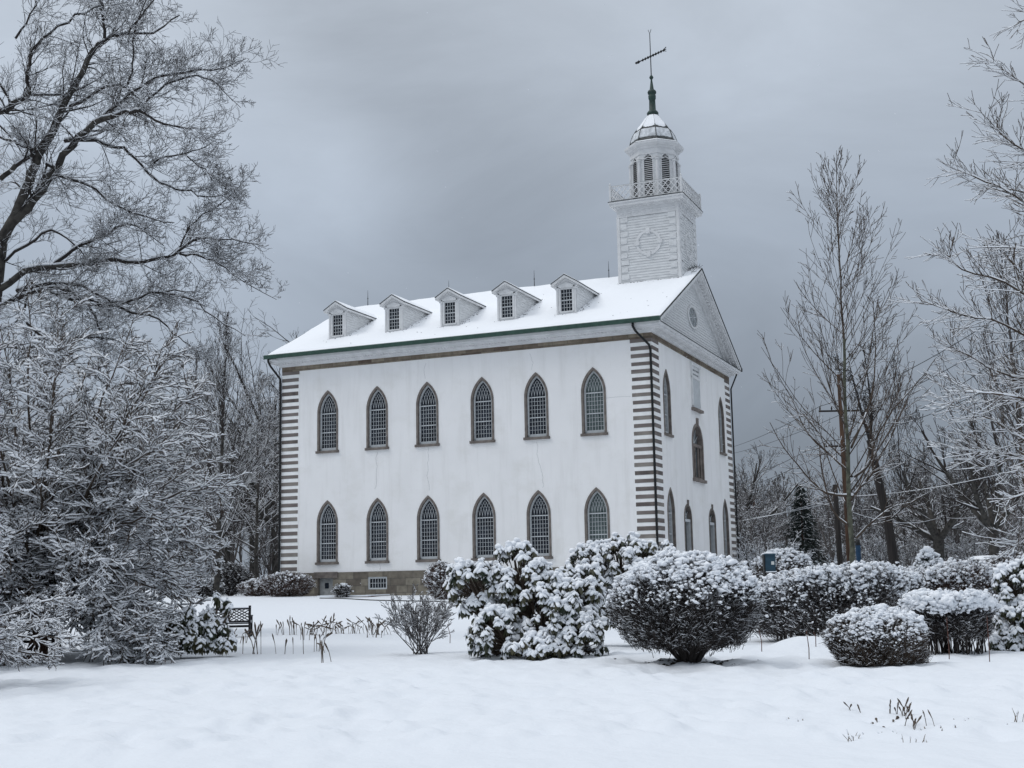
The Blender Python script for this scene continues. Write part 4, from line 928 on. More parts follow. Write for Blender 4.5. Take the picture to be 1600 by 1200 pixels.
# ================================================================== SHRUBS
def twig_bush(name, base, rx, ry, h, label, cat='shrub', group=None, n=9000, seed=1, bark=None, snow_n=2200, cap=1.0, z0=0.28, prof='dome', stems=34, tl=(0.10, 0.26), blob=0.035, rzu=0.35,
              twr=0.005, yaw=0.0, snow_low=0.25, spiky=0.0, inner=0.35, litter=0.0, sub=1, foot=0.62, stemr=(0.014, 0.034)):
    """a clipped or loose deciduous shrub: stems fan out of the ground, a dense skin of forked twigs, snow heaped on top"""
    R = random.Random(seed); g = np.random.default_rng(seed); segs = []
    def surf(u, ph):
        """point on the outer envelope; u 0 bottom .. 1 top"""
        if prof == 'dome':   # widest about 55% up, rounded top, tapering to the foot
            if u < 0.55: rad = foot + (1 - foot) * sin(u / 0.55 * pi / 2)
            else: rad = sqrt(max(0, 1 - ((u - 0.55) / 0.45) ** 2))
        elif prof in ('flat', 'hedge'): rad = min(1.0, 0.86 + 0.14 * u / 0.3) if u < 0.82 else 0.55 + 0.45 * sqrt(max(0, 1 - ((u - 0.82) / 0.18) ** 2)) if u < 0.99 else 0.0
        elif prof == 'vase': rad = 0.25 + 0.75 * (u ** 0.8) if u < 0.75 else sqrt(max(0, 1 - ((u - 0.75) / 0.25) ** 2))
        else: rad = sqrt(max(0, 1 - u * u))
        lump = 1 + 0.10 * sin(3 * ph + seed) * sin(5 * u + seed) + 0.05 * sin(7 * ph + 2 * seed)
        return rad * lump
    # stems
    for i in range(stems):
        a = R.uniform(0, 2 * pi); rr = R.random() ** 0.7; u = R.uniform(0.35, 0.85)
        ex = surf(u, a) * 0.85; tx, ty, tz = rx * ex * cos(a), ry * ex * sin(a), h * u
        p = (0.14 * rx * cos(a) * R.random(), 0.14 * ry * sin(a) * R.random(), 0.0) if prof not in ('flat', 'hedge') else (rx * 0.8 * cos(a) * rr, ry * 0.8 * sin(a) * rr, 0.0)
        if prof in ('flat', 'hedge'): tx, ty = p[0] * 1.1 + R.uniform(-.12, .12), p[1] * 1.1 + R.uniform(-.12, .12)
        r0 = R.uniform(*stemr) if twr < 0.009 else R.uniform(0.02, 0.05); m1 = (p[0] + (tx - p[0]) * 0.35 + R.uniform(-.05, .05), p[1] + (ty - p[1]) * 0.35 + R.uniform(-.05, .05), tz * 0.45)
        segs.append((*p, *m1, r0, r0 * 0.8, 0)); segs.append((*m1, tx, ty, tz, r0 * 0.8, r0 * 0.4, 0))
        for q in range(4):
            f = R.uniform(0.1, 1); sp = tuple(m1[k] + ((tx, ty, tz)[k] - m1[k]) * f for k in range(3)); d_ = tilt(vn((tx - m1[0], ty - m1[1], tz - m1[2])), R.uniform(.3, .9), R)
            L = R.uniform(.2, .5) * h * 0.5; e1 = tuple(sp[k] + d_[k] * L for k in range(3)); segs.append((*sp, *e1, r0 * 0.4, twr, 0))
    ph = g.uniform(0, 2 * pi, n); uu = z0 + (1 - z0) * g.random(n) ** 0.8; dep = 1 - inner * g.random(n) ** 1.6
    tips = []
    for i in range(n):
        u = uu[i]; s = surf(u, ph[i]) * dep[i]
        if prof != 'dome' and g.random() < 0.45: s = surf(min(u, 0.97), ph[i]) * sqrt(g.random()); u = u if R.random() < 0.4 else 1.0 - 0.12 * R.random()
        elif prof == 'dome' and u > 0.9: s *= 1.0
        x, y = rx * s * cos(ph[i]), ry * s * sin(ph[i]); z = h * min(1.0, u * (0.5 + 0.5 * dep[i]) if prof == 'dome' else u)
        if prof == 'hedge': z *= (1 - 0.22 * abs(x / rx) ** 2.5) * (0.97 + 0.16 * float(vnoise(x * 1.3 + seed, y * 1.3, 3)) + 0.08 * R.uniform(-1, 1))
        elif prof != 'dome': z *= 0.97 + 0.10 * float(vnoise(x * 2.2 + seed, y * 2.2, 3)) + 0.03 * R.uniform(-1, 1)
        o = vn((x / rx + R.uniform(-.6, .6), y / ry + R.uniform(-.6, .6), 0.35 + u * 0.9 + R.uniform(-.5, .5) + spiky)); L = R.uniform(*tl) * (1.9 if R.random() < 0.06 else 1.0)
        a0 = (x - o[0] * L * 0.7, y - o[1] * L * 0.7, max(0.02, z - o[2] * L * 0.7)); md = (x - o[0] * L * .2 + R.uniform(-.02, .02), y - o[1] * L * .2 + R.uniform(-.02, .02), max(.03, z - o[2] * L * .2))
        t1 = (x + o[0] * L * 0.3, y + o[1] * L * 0.3, max(0.03, z + o[2] * L * 0.3)); o2 = tilt(o, R.uniform(.4, .9), R); t2 = tuple(md[k] + o2[k] * L * 0.55 for k in range(3))
        segs.append((*a0, *md, twr * 1.3, twr, 1)); mm = tuple((md[k] + t1[k]) / 2 + R.uniform(-.12, .12) * L for k in range(3)); segs.append((*md, *mm, twr, twr * 0.8, 1)); segs.append((*mm, *t1, twr * 0.8, twr * 0.6, 1)); segs.append((*md, t2[0], t2[1], max(.03, t2[2]), twr, twr * 0.6, 1))
        tips.append((*t1, u, o[0], o[1], o[2]))
    root = empty(name, tuple(base), yaw); tag(root, label, cat, group)
    S = np.array(segs, dtype=float)
    st = S[:, 8] == 0
    add_tubes('stems', S[st], [bark or M['bark_twig']], root, 6); add_tubes('twigs', S[~st], [bark or M['bark_twig']], root, 3)
    T = np.array(tips); up = T[:, 3]; w_ = np.clip((up - snow_low) / (0.8 - snow_low), 0.02, 1) ** 1.6 * np.clip(0.9 + 2.2 * vnoise(T[:, 0] * 4.5 + seed, T[:, 1] * 4.5 + T[:, 2] * 5, 9), 0.12, 2); idx = g.choice(len(T), size=min(snow_n, len(T) * 3), p=w_ / w_.sum())
    C = T[idx, :3] + g.normal(0, blob * 0.6, (len(idx), 3)); sc = blob * np.clip(g.lognormal(-0.15, 0.42, len(idx)), 0.35, 2.4) * (0.45 + 0.8 * T[idx, 3] ** 2)
    C[:, 2] = np.maximum(C[:, 2] - 0.3 * blob, 0.03)
    an_ = np.arctan2(T[idx, 5], T[idx, 4]); V, F = blobs(C, sc * g.uniform(0.9, 1.5, len(idx)), sc * g.uniform(0.6, 1.0, len(idx)), sc * g.uniform(0.45, 0.75, len(idx)), sub, 0.30, an_ + g.normal(0, 1.0, len(idx)), g.uniform(-0.5, 0.5, len(idx)))
    mesh_np('snow', V, [F], [M['snow_fine']], root, True)
    T2 = snow_segs(S, prob=0.35 * cap, wmin=twr * 1.3, wmul=0.9); add_tubes('snow_on_twigs', T2, [M['snow_fine']], root, 3)
    if litter > 0:
        nl = 260; a = g.uniform(0, 2 * pi, nl); r_ = np.abs(g.normal(0, 0.5, nl)) * litter; x = r_ * np.cos(a) * 1.25; y = r_ * np.sin(a) * 0.8
        cy_, sy_ = cos(yaw), sin(yaw); C = np.stack([x, y, gz(base[0] + x * cy_ - y * sy_, base[1] + x * sy_ + y * cy_) - base[2] + 0.002], 1); s_ = g.uniform(0.015, 0.05, nl)
        V, F = blobs(C, s_, s_ * 0.8, s_ * 0.25, 1, 0.3); mesh_np('fallen_leaves', V, [F], [M['litter']], root, True)
    return root
def rhodo(name, base, lobes, label, seed=1, n=420, leaf=0.15, cat='rhododendron', group=None, snow=1.0, hang=0.9, leafmat=None, capr=0.072):
    """evergreen shrub: drooping whorls of leaves at the branch ends, every whorl carrying its own cap of snow.
    lobes: list of (dx, dy, dz, rx, ry, rz)"""
    R = random.Random(seed); g = np.random.default_rng(seed); LV = []; LF = []; C = []; segs = []
    vol = np.array([l[3] * l[4] + l[3] * l[5] for l in lobes]); vol = vol / vol.sum(); k = 0
    caps = []
    for i in range(n):
        l = lobes[int(g.choice(len(lobes), p=vol))]; a = R.uniform(0, 2 * pi); u = R.uniform(-0.75, 1.0); s = sqrt(max(0, 1 - u * u)); f = R.uniform(0.72, 1.03)
        o = (s * cos(a), s * sin(a), u); p = (l[0] + l[3] * o[0] * f, l[1] + l[4] * o[1] * f, l[2] + l[5] * o[2] * f)
        if p[2] < 0.12: continue
        ins_ = False
        for m_ in lobes:
            if m_ is not l and ((p[0] - m_[0]) / m_[3]) ** 2 + ((p[1] - m_[1]) / m_[4]) ** 2 + ((p[2] - m_[2]) / m_[5]) ** 2 < 0.55: ins_ = True
        if ins_: continue
        ax = vn((o[0] * 0.9, o[1] * 0.9, o[2] * 0.5 + 0.65)); q = (p[0] - ax[0] * 0.30, p[1] - ax[1] * 0.30, max(0.04, p[2] - ax[2] * 0.22)); q2 = (l[0] * 0.5, l[1] * 0.5, max(0.05, 0.35 * l[2]))
        mid = tuple(q[j] * 0.6 + q2[j] * 0.4 + R.uniform(-.05, .05) for j in range(3))
        segs.append((*q, *p, 0.009, 0.006, 1)); segs.append((*mid, *q, 0.016, 0.009, 0)); segs.append((*q2, *mid, 0.028, 0.016, 0))
        nl = R.randint(7, 11); t1 = Vector(perp(ax, R)); t2 = Vector(ax).cross(t1); sc = R.uniform(0.75, 1.25)
        for j in range(nl):
            th = 2 * pi * j / nl + R.uniform(-.3, .3); rd = t1 * cos(th) + t2 * sin(th); L = leaf * sc * R.uniform(0.75, 1.15); wd = L * R.uniform(0.13, 0.19)
            dr = hang * R.uniform(0.6, 1.2); pts = []
            v0 = Vector(p); d0 = (rd * 0.8 + Vector(ax) * 0.3).normalized(); side_ = d0.cross(Vector((0, 0, 1))); side_ = side_.normalized() if side_.length > 0.1 else t1
            for m_ in range(4):
                f_ = m_ / 3; pts.append((v0.copy(), wd * (0.25, 1.0, 0.9, 0.15)[m_])); d0 = (d0 + Vector((0, 0, -dr * 0.8))).normalized(); v0 = v0 + d0 * L / 3
            for v_, w2 in pts: LV.append(tuple(v_ + side_ * w2)); LV.append(tuple(v_ - side_ * w2 - Vector((0, 0, 0.0))))
            for m_ in range(3): LF.append((k, k + 1, k + 3, k + 2)); k += 2
            k += 2
            if R.random() < 0.7 * snow: C.append((*(pts[1][0] * 0.6 + pts[2][0] * 0.4 + Vector((0, 0, 0.018))), L * 0.36, wd * 1.25, 0.026 * sc, math.atan2(rd.y, rd.x), -0.75))
        if o[2] > 0.25 and R.random() < 0.08: C.append((p[0], p[1], p[2] - 0.01, capr * R.uniform(1.3, 2.0) * snow, capr * R.uniform(1.2, 1.9) * snow, capr * R.uniform(0.6, 0.95), R.uniform(0, 6), R.uniform(-.3, .3)))
        if o[2] > -0.15 or R.random() < 0.3:
            for j in range(R.randint(1, 3)):
                c_ = capr * sc * R.uniform(0.55, 1.15) * (0.75 + 0.35 * max(0, o[2])) * snow; C.append((p[0] + R.uniform(-1, 1) * capr * 0.7, p[1] + R.uniform(-1, 1) * capr * 0.7, p[2] + 0.025 + R.uniform(-.02, .03), c_ * 1.1, c_ * 0.9, c_ * 0.72, R.uniform(0, 6), R.uniform(-.45, .45)))
    root = empty(name, tuple(base)); tag(root, label, cat, group)
    mesh_np('leaves', np.array(LV), [np.array(LF)], [leafmat or M['leaf']], root, False); add_tubes('branches', np.array(segs, dtype=float), [M['bark_brown']], root, 4)
    C = np.array(C); V, F = blobs(C[:, :3], C[:, 3], C[:, 4], C[:, 5], 2, 0.17, C[:, 6], C[:, 7]); mesh_np('snow', V, [F], [M['snow_fine']], root, True)
    return root
def mpx(s): return s / FPX      # metres per photo pixel at distance s
# big rounded bush in the middle
def at_base(px, py):
    """ground point seen at a pixel"""
    s = 20.0
    for _ in range(30):
        q = P(px, py, s); z = float(gz(q[0], q[1])); hgt = CAM[2] - z; s = s + ((CAM[2] - z) / max(1e-3, (CAM[2] - q[2])) * s - s) * 0.6
    q = P(px, py, s); return np.array([q[0], q[1], float(gz(q[0], q[1]))]), s
def frame_shrub(px, base_py, top_py, left, right):
    b, s = at_base(px, base_py); hh = (base_py - top_py) * mpx(s); rx = (right - left) / 2 * mpx(s); return b, s, rx, hh
def back(b, d):
    v = np.array([b[0] - CAM[0], b[1] - CAM[1]]); v = v / np.linalg.norm(v); x, y = b[0] + v[0] * d, b[1] + v[1] * d; return np.array([x, y, float(gz(x, y))])
VY = YAW      # local x of a shrub runs across the view
b, s, rx, hh = frame_shrub(1078, 1040, 872, 952, 1198)
twig_bush('round_bush', back(b, 0.8), rx * 0.95, rx * 0.8, hh * 0.99, 'largest rounded dark twiggy bush with a thick white cap, right of the snowy rhododendron', 'bush', n=15000, seed=3, snow_n=12500, stems=90, blob=0.034, z0=0.16, yaw=VY, snow_low=0.46, inner=0.55, litter=0.75, twr=0.0042, foot=0.55)
b, s, rx, hh = frame_shrub(1374, 1041, 955, 1290, 1450)
twig_bush('round_bush', back(b, 0.5), rx * 0.94, rx * 0.75, hh * 0.97, 'small low round bush with pale snowy twigs, in front of the long hedge', 'bush', n=11000, seed=5, snow_n=7000, stems=50, blob=0.031, z0=0.03, yaw=VY, snow_low=0.15, inner=0.4, litter=0.3, spiky=0.35, bark=M['bark_brown'], twr=0.004, foot=0.86)
b, s, rx, hh = frame_shrub(1488, 1022, 930, 1417, 1556)
twig_bush('flat_topped_bush', back(b, 0.5), rx * 0.94, rx * 0.7, hh * 0.97, 'flat-topped clipped bush on bare stems, right of the small low round bush', 'bush', n=9000, seed=6, snow_n=7000, stems=120, stemr=(0.007, 0.015), twr=0.0042, blob=0.040, z0=0.30, prof='flat', yaw=VY, snow_low=0.70, inner=0.6)
# long hedge, two separate lengths, and the scrub behind it
def hedge(px0, px1, base_py, top_py, s, label, seed, n, depth, group=None, bark=None, blob=0.045, snow_n=5000, prof='hedge', name='hedge', snow_low=0.05):
    c = G((px0 + px1) / 2, s); rx = (px1 - px0) / 2 * mpx(s); q = P((px0 + px1) / 2, top_py, s); h = q[2] - c[2]
    return twig_bush(name, c, rx * 1.03, depth, h, label, 'hedge' if name == 'hedge' else 'shrub', group, n=n, seed=seed, snow_n=snow_n, stems=60, blob=blob, z0=0.12, prof=prof, yaw=VY, snow_low=snow_low, inner=0.5, twr=0.006, tl=(0.15, 0.4), bark=bark)
hedge(1188, 1440, 980, 893, 31, 'long loose snowy hedge behind the small low round bush', 21, 13000, 1.3, snow_n=19000, bark=M['bark_far'], blob=0.031)
hedge(1395, 1590, 960, 890, 36, 'thin reddish-twigged hedge behind the flat-topped bush', 22, 8000, 1.2, snow_n=11000, bark=M['bark_rust'], blob=0.029, snow_low=0.0)
hedge(1195, 1290, 950, 912, 40, 'low hedge end beside the teal box', 23, 3500, 0.9, snow_n=2500, bark=M['bark_brown'])
# rhododendrons
b, s_r = at_base(830, 1030)
k_ = mpx(s_r)
def L2(dx, top, rx_, rz_, dy=0.0):   # lobe from photo offsets: centre px, centre py
    return ((dx - 830) * k_, dy, (1030 - top) * k_, rx_ * k_, rx_ * k_ * 0.9, rz_ * k_)
lob = [L2(812, 905, 55, 56, 0.3), L2(735, 905, 38, 36, 0.2), L2(775, 990, 44, 44, -0.2), L2(862, 960, 62, 62, 0.0), L2(900, 995, 55, 42, -0.2), L2(835, 1010, 60, 25, -0.3), L2(745, 940, 30, 26, 0.3), L2(910, 930, 42, 46, 0.4)]
def rot_lobes(lb, yaw):
    c, s = cos(yaw), sin(yaw); return [(l[0] * c - l[1] * s, l[0] * s + l[1] * c, l[2], l[3], l[4], l[5]) for l in lb]
rhodo('rhododendron', back(b, 0.8), rot_lobes(lob, YAW), 'broad front rhododendron loaded with snow, left of the largest round bush', 4, n=760, snow=0.80, leaf=0.20, hang=1.3, capr=0.074)
b2 = G(975, 29.5); k_ = mpx(29.5); by = 1003
def L3(cx, cy, rx_, rz_, dy=0.0): return ((cx - 975) * k_, dy, (by - cy) * k_, rx_ * k_, rx_ * k_ * 0.9, rz_ * k_)
rhodo('rhododendron', b2, rot_lobes([L3(930, 880, 42, 40), L3(985, 870, 52, 38), L3(1030, 868, 32, 26), L3(925, 930, 36, 45), L3(1000, 930, 60, 50), L3(1050, 862, 14, 14)], YAW), 'taller rhododendron under snow behind the largest round bush, by the church corner', 9, n=540, snow=0.88, leaf=0.20, hang=1.3, capr=0.074)
b3, s3 = at_base(1590, 1018); k_ = mpx(s3); by3 = 1018
def L4(cx, cy, rx_, rz_, dy=0.0): return ((cx - 1590) * k_, dy, (by3 - cy) * k_, rx_ * k_, rx_ * k_ * 0.9, rz_ * k_)
rhodo('evergreen_shrub', back(b3, 0.5), rot_lobes([L4(1590, 915, 28, 34), L4(1600, 970, 40, 40), L4(1578, 1000, 24, 20), L4(1625, 990, 40, 30), L4(1620, 900, 30, 30)], YAW), 'dark evergreen shrub in heavy snow at the right edge of the photo', 10, n=340, cat='shrub', snow=0.85, capr=0.075, leaf=0.20, hang=1.2)
# rhododendron beside the bench at left
b4, s4 = at_base(318, 1030); k_ = mpx(s4)
def L5(cx, cy, rx_, rz_, dy=0.0): return ((cx - 318) * k_, dy, (1030 - cy) * k_, rx_ * k_, rx_ * k_ * 0.9, rz_ * k_)
rhodo('rhododendron', back(b4, 0.5), rot_lobes([L5(292, 962, 14, 12), L5(322, 964, 12, 12), L5(335, 985, 22, 20), L5(300, 1000, 36, 20), L5(352, 1003, 16, 16), L5(338, 940, 6, 10), L5(354, 950, 6, 7), L5(268, 985, 22, 26), L5(308, 978, 16, 16)], YAW), 'small dark rhododendron with hanging leaves beside the black bench', 12, n=400, snow=0.42, hang=1.7, capr=0.06, leaf=0.20)

# ================================================================== TREES
def leader(segs, base, h, r0, R, nb, blen, a0, a1, cfg, start=0.15, lean=(0, 0), tip=0.02, wob=0.04, lv=1, last=3, pw=0.8, n=22, rmul=0.38, stop=1.0):
    """central trunk with ascending side branches"""
    pts = [tuple(base)]
    for i in range(1, n + 1):
        f = i / n; pts.append((base[0] + lean[0] * f + R.uniform(-wob, wob), base[1] + lean[1] * f + R.uniform(-wob, wob), base[2] + h * f))
    for i in range(n):
        ra = r0 + (tip - r0) * (i / n) ** 0.85; rb = r0 + (tip - r0) * ((i + 1) / n) ** 0.85; segs.append((*pts[i], *pts[i + 1], ra, rb, 0))
    for k in range(nb):
        f = start + (stop - start) * (k + R.random()) / nb; j = min(n - 1, int(f * n)); u = f * n - j; a, b = pts[j], pts[j + 1]; p = tuple(a[i] + (b[i] - a[i]) * u for i in range(3))
        an = a0 + (a1 - a0) * f + R.uniform(-.12, .12); az = R.uniform(0, 2 * pi); d = (sin(an) * cos(az), sin(an) * sin(az), cos(an)); rr = r0 + (tip - r0) * f ** 0.85
        grow(segs, p, d, blen * (1 - f) ** pw * R.uniform(0.75, 1.15) + 0.5, max(0.012, rr * rmul * R.uniform(0.8, 1.2)), lv, cfg, R, last)
def decid(segs, base, h, r0, R, cfg, fork=0.28, nl=5, last=3, spread=0.55):
    """short trunk that forks into several big limbs"""
    p = tuple(base); t = (base[0] + R.uniform(-.3, .3), base[1] + R.uniform(-.3, .3), base[2] + h * fork)
    m_ = tuple((p[i] + t[i]) / 2 + (R.uniform(-.1, .1) if i < 2 else 0) for i in range(3)); segs.append((*p, *m_, r0 * 1.2, r0, 0)); segs.append((*m_, *t, r0, r0 * 0.85, 0))
    for k in range(nl):
        az = 2 * pi * (k + R.uniform(-.3, .3)) / nl; an = spread * R.uniform(0.5, 1.2); d = (sin(an) * cos(az), sin(an) * sin(az), cos(an))
        grow(segs, t, d, h * (1 - fork) * R.uniform(0.8, 1.05), r0 * 0.6 * R.uniform(.8, 1.1), 0, cfg, R, last)
SN = dict(prob=0.75, wmin=0.010, wmul=0.8); SF = dict(prob=0.9, wmin=0.020, wmul=0.9, slope=0.9)
# --- big maple at the left, its limbs followed one by one
R = random.Random(41); segs = []; SM = 37.0
mc = Cfg(n=(6, 8, 7, 5), kids=(6, 8, 4, 0), ratio=(0.6, 0.62, 0.6), ang=(0.8, 0.85, 0.85), wig=(0.1, 0.17, 0.20, 0.22), curl=0.13, up=(0.02, 0.03, 0.05, 0.06), rmin=0.0050, rr=0.42, start=0.12, shape=0.35, taper=0.22)
def LP(pts, ox=0, oy=0, sc=2.5): return [P(ox + a / sc, oy + b / sc, SM + (c[0] if c else 0)) for a, b, *c in pts]
mb_ = G(-75, SM)
limb(segs, [mb_, P(-50, 800, SM), P(-22, 560, SM), P(0, 385, SM)], 0.42, 0.20, mc, R, 0, 1)
for pts, r0_, r1_, kd, kl in (
    ([(0, 950), (60, 850), (110, 700), (150, 620), (230, 460), (270, 370), (340, 230), (410, 150, 1), (480, 130, 1), (600, 130, 2), (700, 60, 2)], .20, .03, 34, 2.3),
    ([(50, 870), (130, 790), (220, 640), (310, 530), (400, 460, -1), (490, 435, -1), (550, 430, -2), (640, 490, -2), (760, 500, -2)], .16, .03, 30, 2.2),
    ([(270, 415), (370, 360), (440, 325), (520, 360), (560, 410, 1)], .07, .03, 14, 1.6),
    ([(-100, 470), (0, 440), (60, 400), (120, 370), (100, 280), (130, 190), (180, 130), (300, 60), (400, 20)], .13, .03, 30, 2.2),
    ([(120, 370), (220, 360), (350, 380)], .05, .02, 9, 1.4),
    ([(400, 455), (500, 370), (600, 300), (760, 280), (860, 265), (960, 230)], .07, .014, 26, 1.7),
    ([(410, 150), (400, 60), (395, 0), (400, -80)], .07, .03, 14, 1.9),
    ([(500, 330), (525, 250), (510, 160), (540, 60), (600, -60)], .045, .02, 14, 1.7),
    ([(560, 410), (640, 330), (780, 290), (850, 330), (940, 420)], .05, .014, 22, 1.6),
    ([(250, 550), (380, 550), (480, 575), (560, 650), (620, 720), (720, 740), (800, 770), (880, 760)], .08, .016, 24, 1.7),
    ([(580, 655), (650, 610), (730, 600), (800, 575), (850, 545)], .04, .012, 14, 1.4),
    ([(730, 610), (800, 660), (860, 720), (950, 740)], .03, .012, 12, 1.3),
    ([(180, 640), (250, 700), (350, 720), (450, 800), (560, 850), (680, 870)], .07, .02, 22, 1.8),
    ([(0, 700), (60, 640), (150, 590), (60, 560), (-60, 520)], .10, .04, 12, 1.8),
    ([(-20, 1040), (100, 960), (200, 880), (300, 960), (340, 1020)], .07, .02, 14, 1.5),
    ([(180, 1060), (280, 970), (400, 930), (460, 880), (540, 880), (640, 960)], .08, .02, 20, 1.6),
    ([(0, 1130), (100, 1060), (250, 1040), (400, 1010), (550, 1030), (680, 1000), (750, 940), (810, 930), (900, 940), (1030, 960)], .12, .014, 34, 1.8),
    ([(700, 990), (780, 1000), (850, 1020), (950, 1100), (1080, 1170)], .045, .012, 20, 1.4),
    ([(700, 980), (740, 880), (790, 840), (880, 790), (960, 700)], .04, .012, 16, 1.3),
    ([(0, 1200), (140, 1130), (250, 1120), (350, 1180), (480, 1180), (640, 1130), (760, 1140)], .09, .02, 26, 1.7),
    ([(60, 150), (130, 60), (150, -40)], .05, .02, 10, 1.8), ([(500, 130), (560, 40), (640, -40)], .04, .02, 10, 1.6),
    ([(130, 1100), (100, 1180), (60, 1260)], .06, .03, 8, 1.5)):
    limb(segs, LP(pts), r0_ * 0.85, r1_ * 0.7, mc, R, int(kd * 0.95), kl, klr=0.32, last=3, lv0=1, start=0.05, wob=0.05)
for pts, r0_, r1_, kd, kl in (
    ([(60, 130), (180, 100), (300, 110), (450, 190), (600, 240), (680, 310), (715, 350)], .07, .012, 26, 1.6),
    ([(150, 120), (280, 170), (460, 190), (560, 130), (710, 150), (800, 230), (920, 300)], .06, .012, 26, 1.5),
    ([(250, 120), (330, 180), (390, 300), (410, 340)], .05, .015, 14, 1.3),
    ([(100, 250), (250, 380), (340, 440), (410, 490)], .06, .02, 16, 1.6),
    ([(0, 330), (120, 350), (300, 300), (500, 330), (560, 400)], .05, .015, 20, 1.5)):
    limb(segs, LP(pts, 0, 400, 2.4), r0_, r1_, mc, R, kd, kl, klr=0.36, last=3, lv0=1, start=0.05, wob=0.05)
print('maple segs', len(segs))
tree_obj('maple_tree', segs, mb_, M['bark_maple'], 'huge spreading bare tree with dark limbs filling the upper left corner', 'tree', trunk_r=0.075, snow=dict(prob=0.85, wmin=0.0085, wmul=0.95, slope=0.82), k=3, twig=M['bark_twig'])

# --- ornamental trees thick with snow, lower left
def laden(name, base, cz, rx, rz, nl, label, seed, kids, klen, trunkh, sz=0.013, low=-0.9, bark='bark_brown', xlim=None, top=0.06, last=3, r0=0.05, cfgk=None, tr=0.14, prob=0.9, drop=0.75, extra=0):
    R = random.Random(seed); segs = []; b = np.array(base)
    kw = dict(n=(6, 8, 7, 5), curl=0.16, kids=(6, 6, 3, 0), ratio=(0.6, 0.6, 0.55), ang=(0.6, 0.55, 0.6), wig=(0.08, 0.12, 0.14, 0.16), up=(0.0, 0.0, 0.0, 0.02), rmin=0.0085, rr=0.5, start=0.1, shape=0.4, taper=0.3, flat=0.65); kw.update(cfgk or {})
    c = Cfg(**kw); hub = b + np.array([0.15, 0, trunkh])
    segs.append((*b, *(b * 0.5 + hub * 0.5 + [0.12, 0.05, 0]), tr * 1.15, tr, 0)); segs.append((*(b * 0.5 + hub * 0.5 + [0.12, 0.05, 0]), *hub, tr, tr * 0.85, 0))
    segs.append((*(b + _R * 0.33), *(b * 0.4 + hub * 0.6 + _R * 0.28), tr * 0.9, tr * 0.75, 0)); segs.append((*(b * 0.4 + hub * 0.6 + _R * 0.28), *(hub + [0, 0, .2]), tr * 0.75, tr * 0.6, 0))
    for i in range(nl):
        u = low + (0.97 - low) * (i + R.random()) / nl; az = i * 2.39996 + R.uniform(-.3, .3); sx = sqrt(max(0.02, 1 - u * u)) ** (0.8 if u > 0 else 0.25)
        end = np.array([b[0] + rx * sx * cos(az), b[1] + rx * sx * sin(az), b[2] + cz + rz * u]); end[2] = max(end[2], float(gz(end[0], end[1])) + top)
        if xlim is not None:
            v = end - CAM; px = 800 + FPX * (v @ RR) / (v @ _F)
            if px < xlim: continue
        mid = hub * 0.5 + end * 0.5; arch = drop * (1 if u < 0.1 else 0.35) ; mid[2] += arch * 1.1; q1 = hub * 0.8 + end * 0.2; q1[2] += arch * 0.6; q3 = hub * 0.22 + end * 0.78; q3[2] += arch * 0.75
        limb(segs, [hub + [0, 0, max(0, u) * trunkh * 0.9], q1, mid, q3, end], r0 * R.uniform(.8, 1.2), 0.010, c, R, kids, klen, klr=0.4, last=last, lv0=1, start=0.15, wob=0.05)
    for i in range(extra):
        az = i * 2.39996 * 1.7 + R.uniform(-.4, .4); q_ = rx * R.uniform(0.62, 1.12); ex, ey = b[0] + q_ * cos(az), b[1] + q_ * sin(az); end = np.array([ex, ey, float(gz(ex, ey)) + R.uniform(0.06, 0.55)])
        v = end - CAM; px = 800 + FPX * (v @ RR) / (v @ _F)
        if (xlim is not None and px < xlim) or px > 262 or 5 < px < 105: continue
        hp = hub + [0, 0, R.uniform(0.1, 1.6)]; m1_ = hp * 0.55 + end * 0.45; m1_[2] += R.uniform(0.5, 1.1); m2_ = hp * 0.2 + end * 0.8; m2_[2] += R.uniform(0.3, 0.5)
        limb(segs, [hp, m1_, m2_, end], r0 * 0.8, 0.009, c, R, int(kids * 1.1), klen * 0.85, klr=0.4, last=last, lv0=1, start=0.25, wob=0.06)
    # keep every twig above the snow
    A_ = np.array(segs); segs = list(A_[A_[:, 5] > gz(A_[:, 3], A_[:, 4]) - 0.03])
    print(name, len(segs))
    return tree_obj(name, segs, b, M[bark], label, 'tree', trunk_r=0.07, snow=dict(prob=prob, wmin=sz, wmul=1.15, slope=0.80, hmul=1.5), k=3, twig=M['bark_brown'])
b6, s6 = at_base(45, 1031)
laden('ornamental_tree', b6, 4.2, 4.3, 4.2, 66, 'low spreading snow-covered ornamental tree whose branches sweep to the ground at lower left', 51, 27, 1.5, 1.2, bark='bark_red', xlim=-240, sz=0.023, prob=0.88, extra=44, tr=0.11)
b7 = G(-190, 20.5)
laden('young_tree', b7, 0.95, 2.9, 1.2, 26, 'nearest low snowy branches poking in at the lower left edge', 52, 26, 0.7, 0.5, sz=0.014, xlim=-60, tr=0.06, r0=0.022, low=-0.7, drop=0.15, cfgk=dict(rmin=0.0045, flat=0.3))
b8 = G(175, 42)
laden('ornamental_tree', b8, 4.1, 3.3, 3.7, 36, 'snowy brownish ornamental tree behind the low spreading one at left', 53, 28, 1.2, 1.6, sz=0.021, tr=0.12, low=-0.7, prob=0.85)

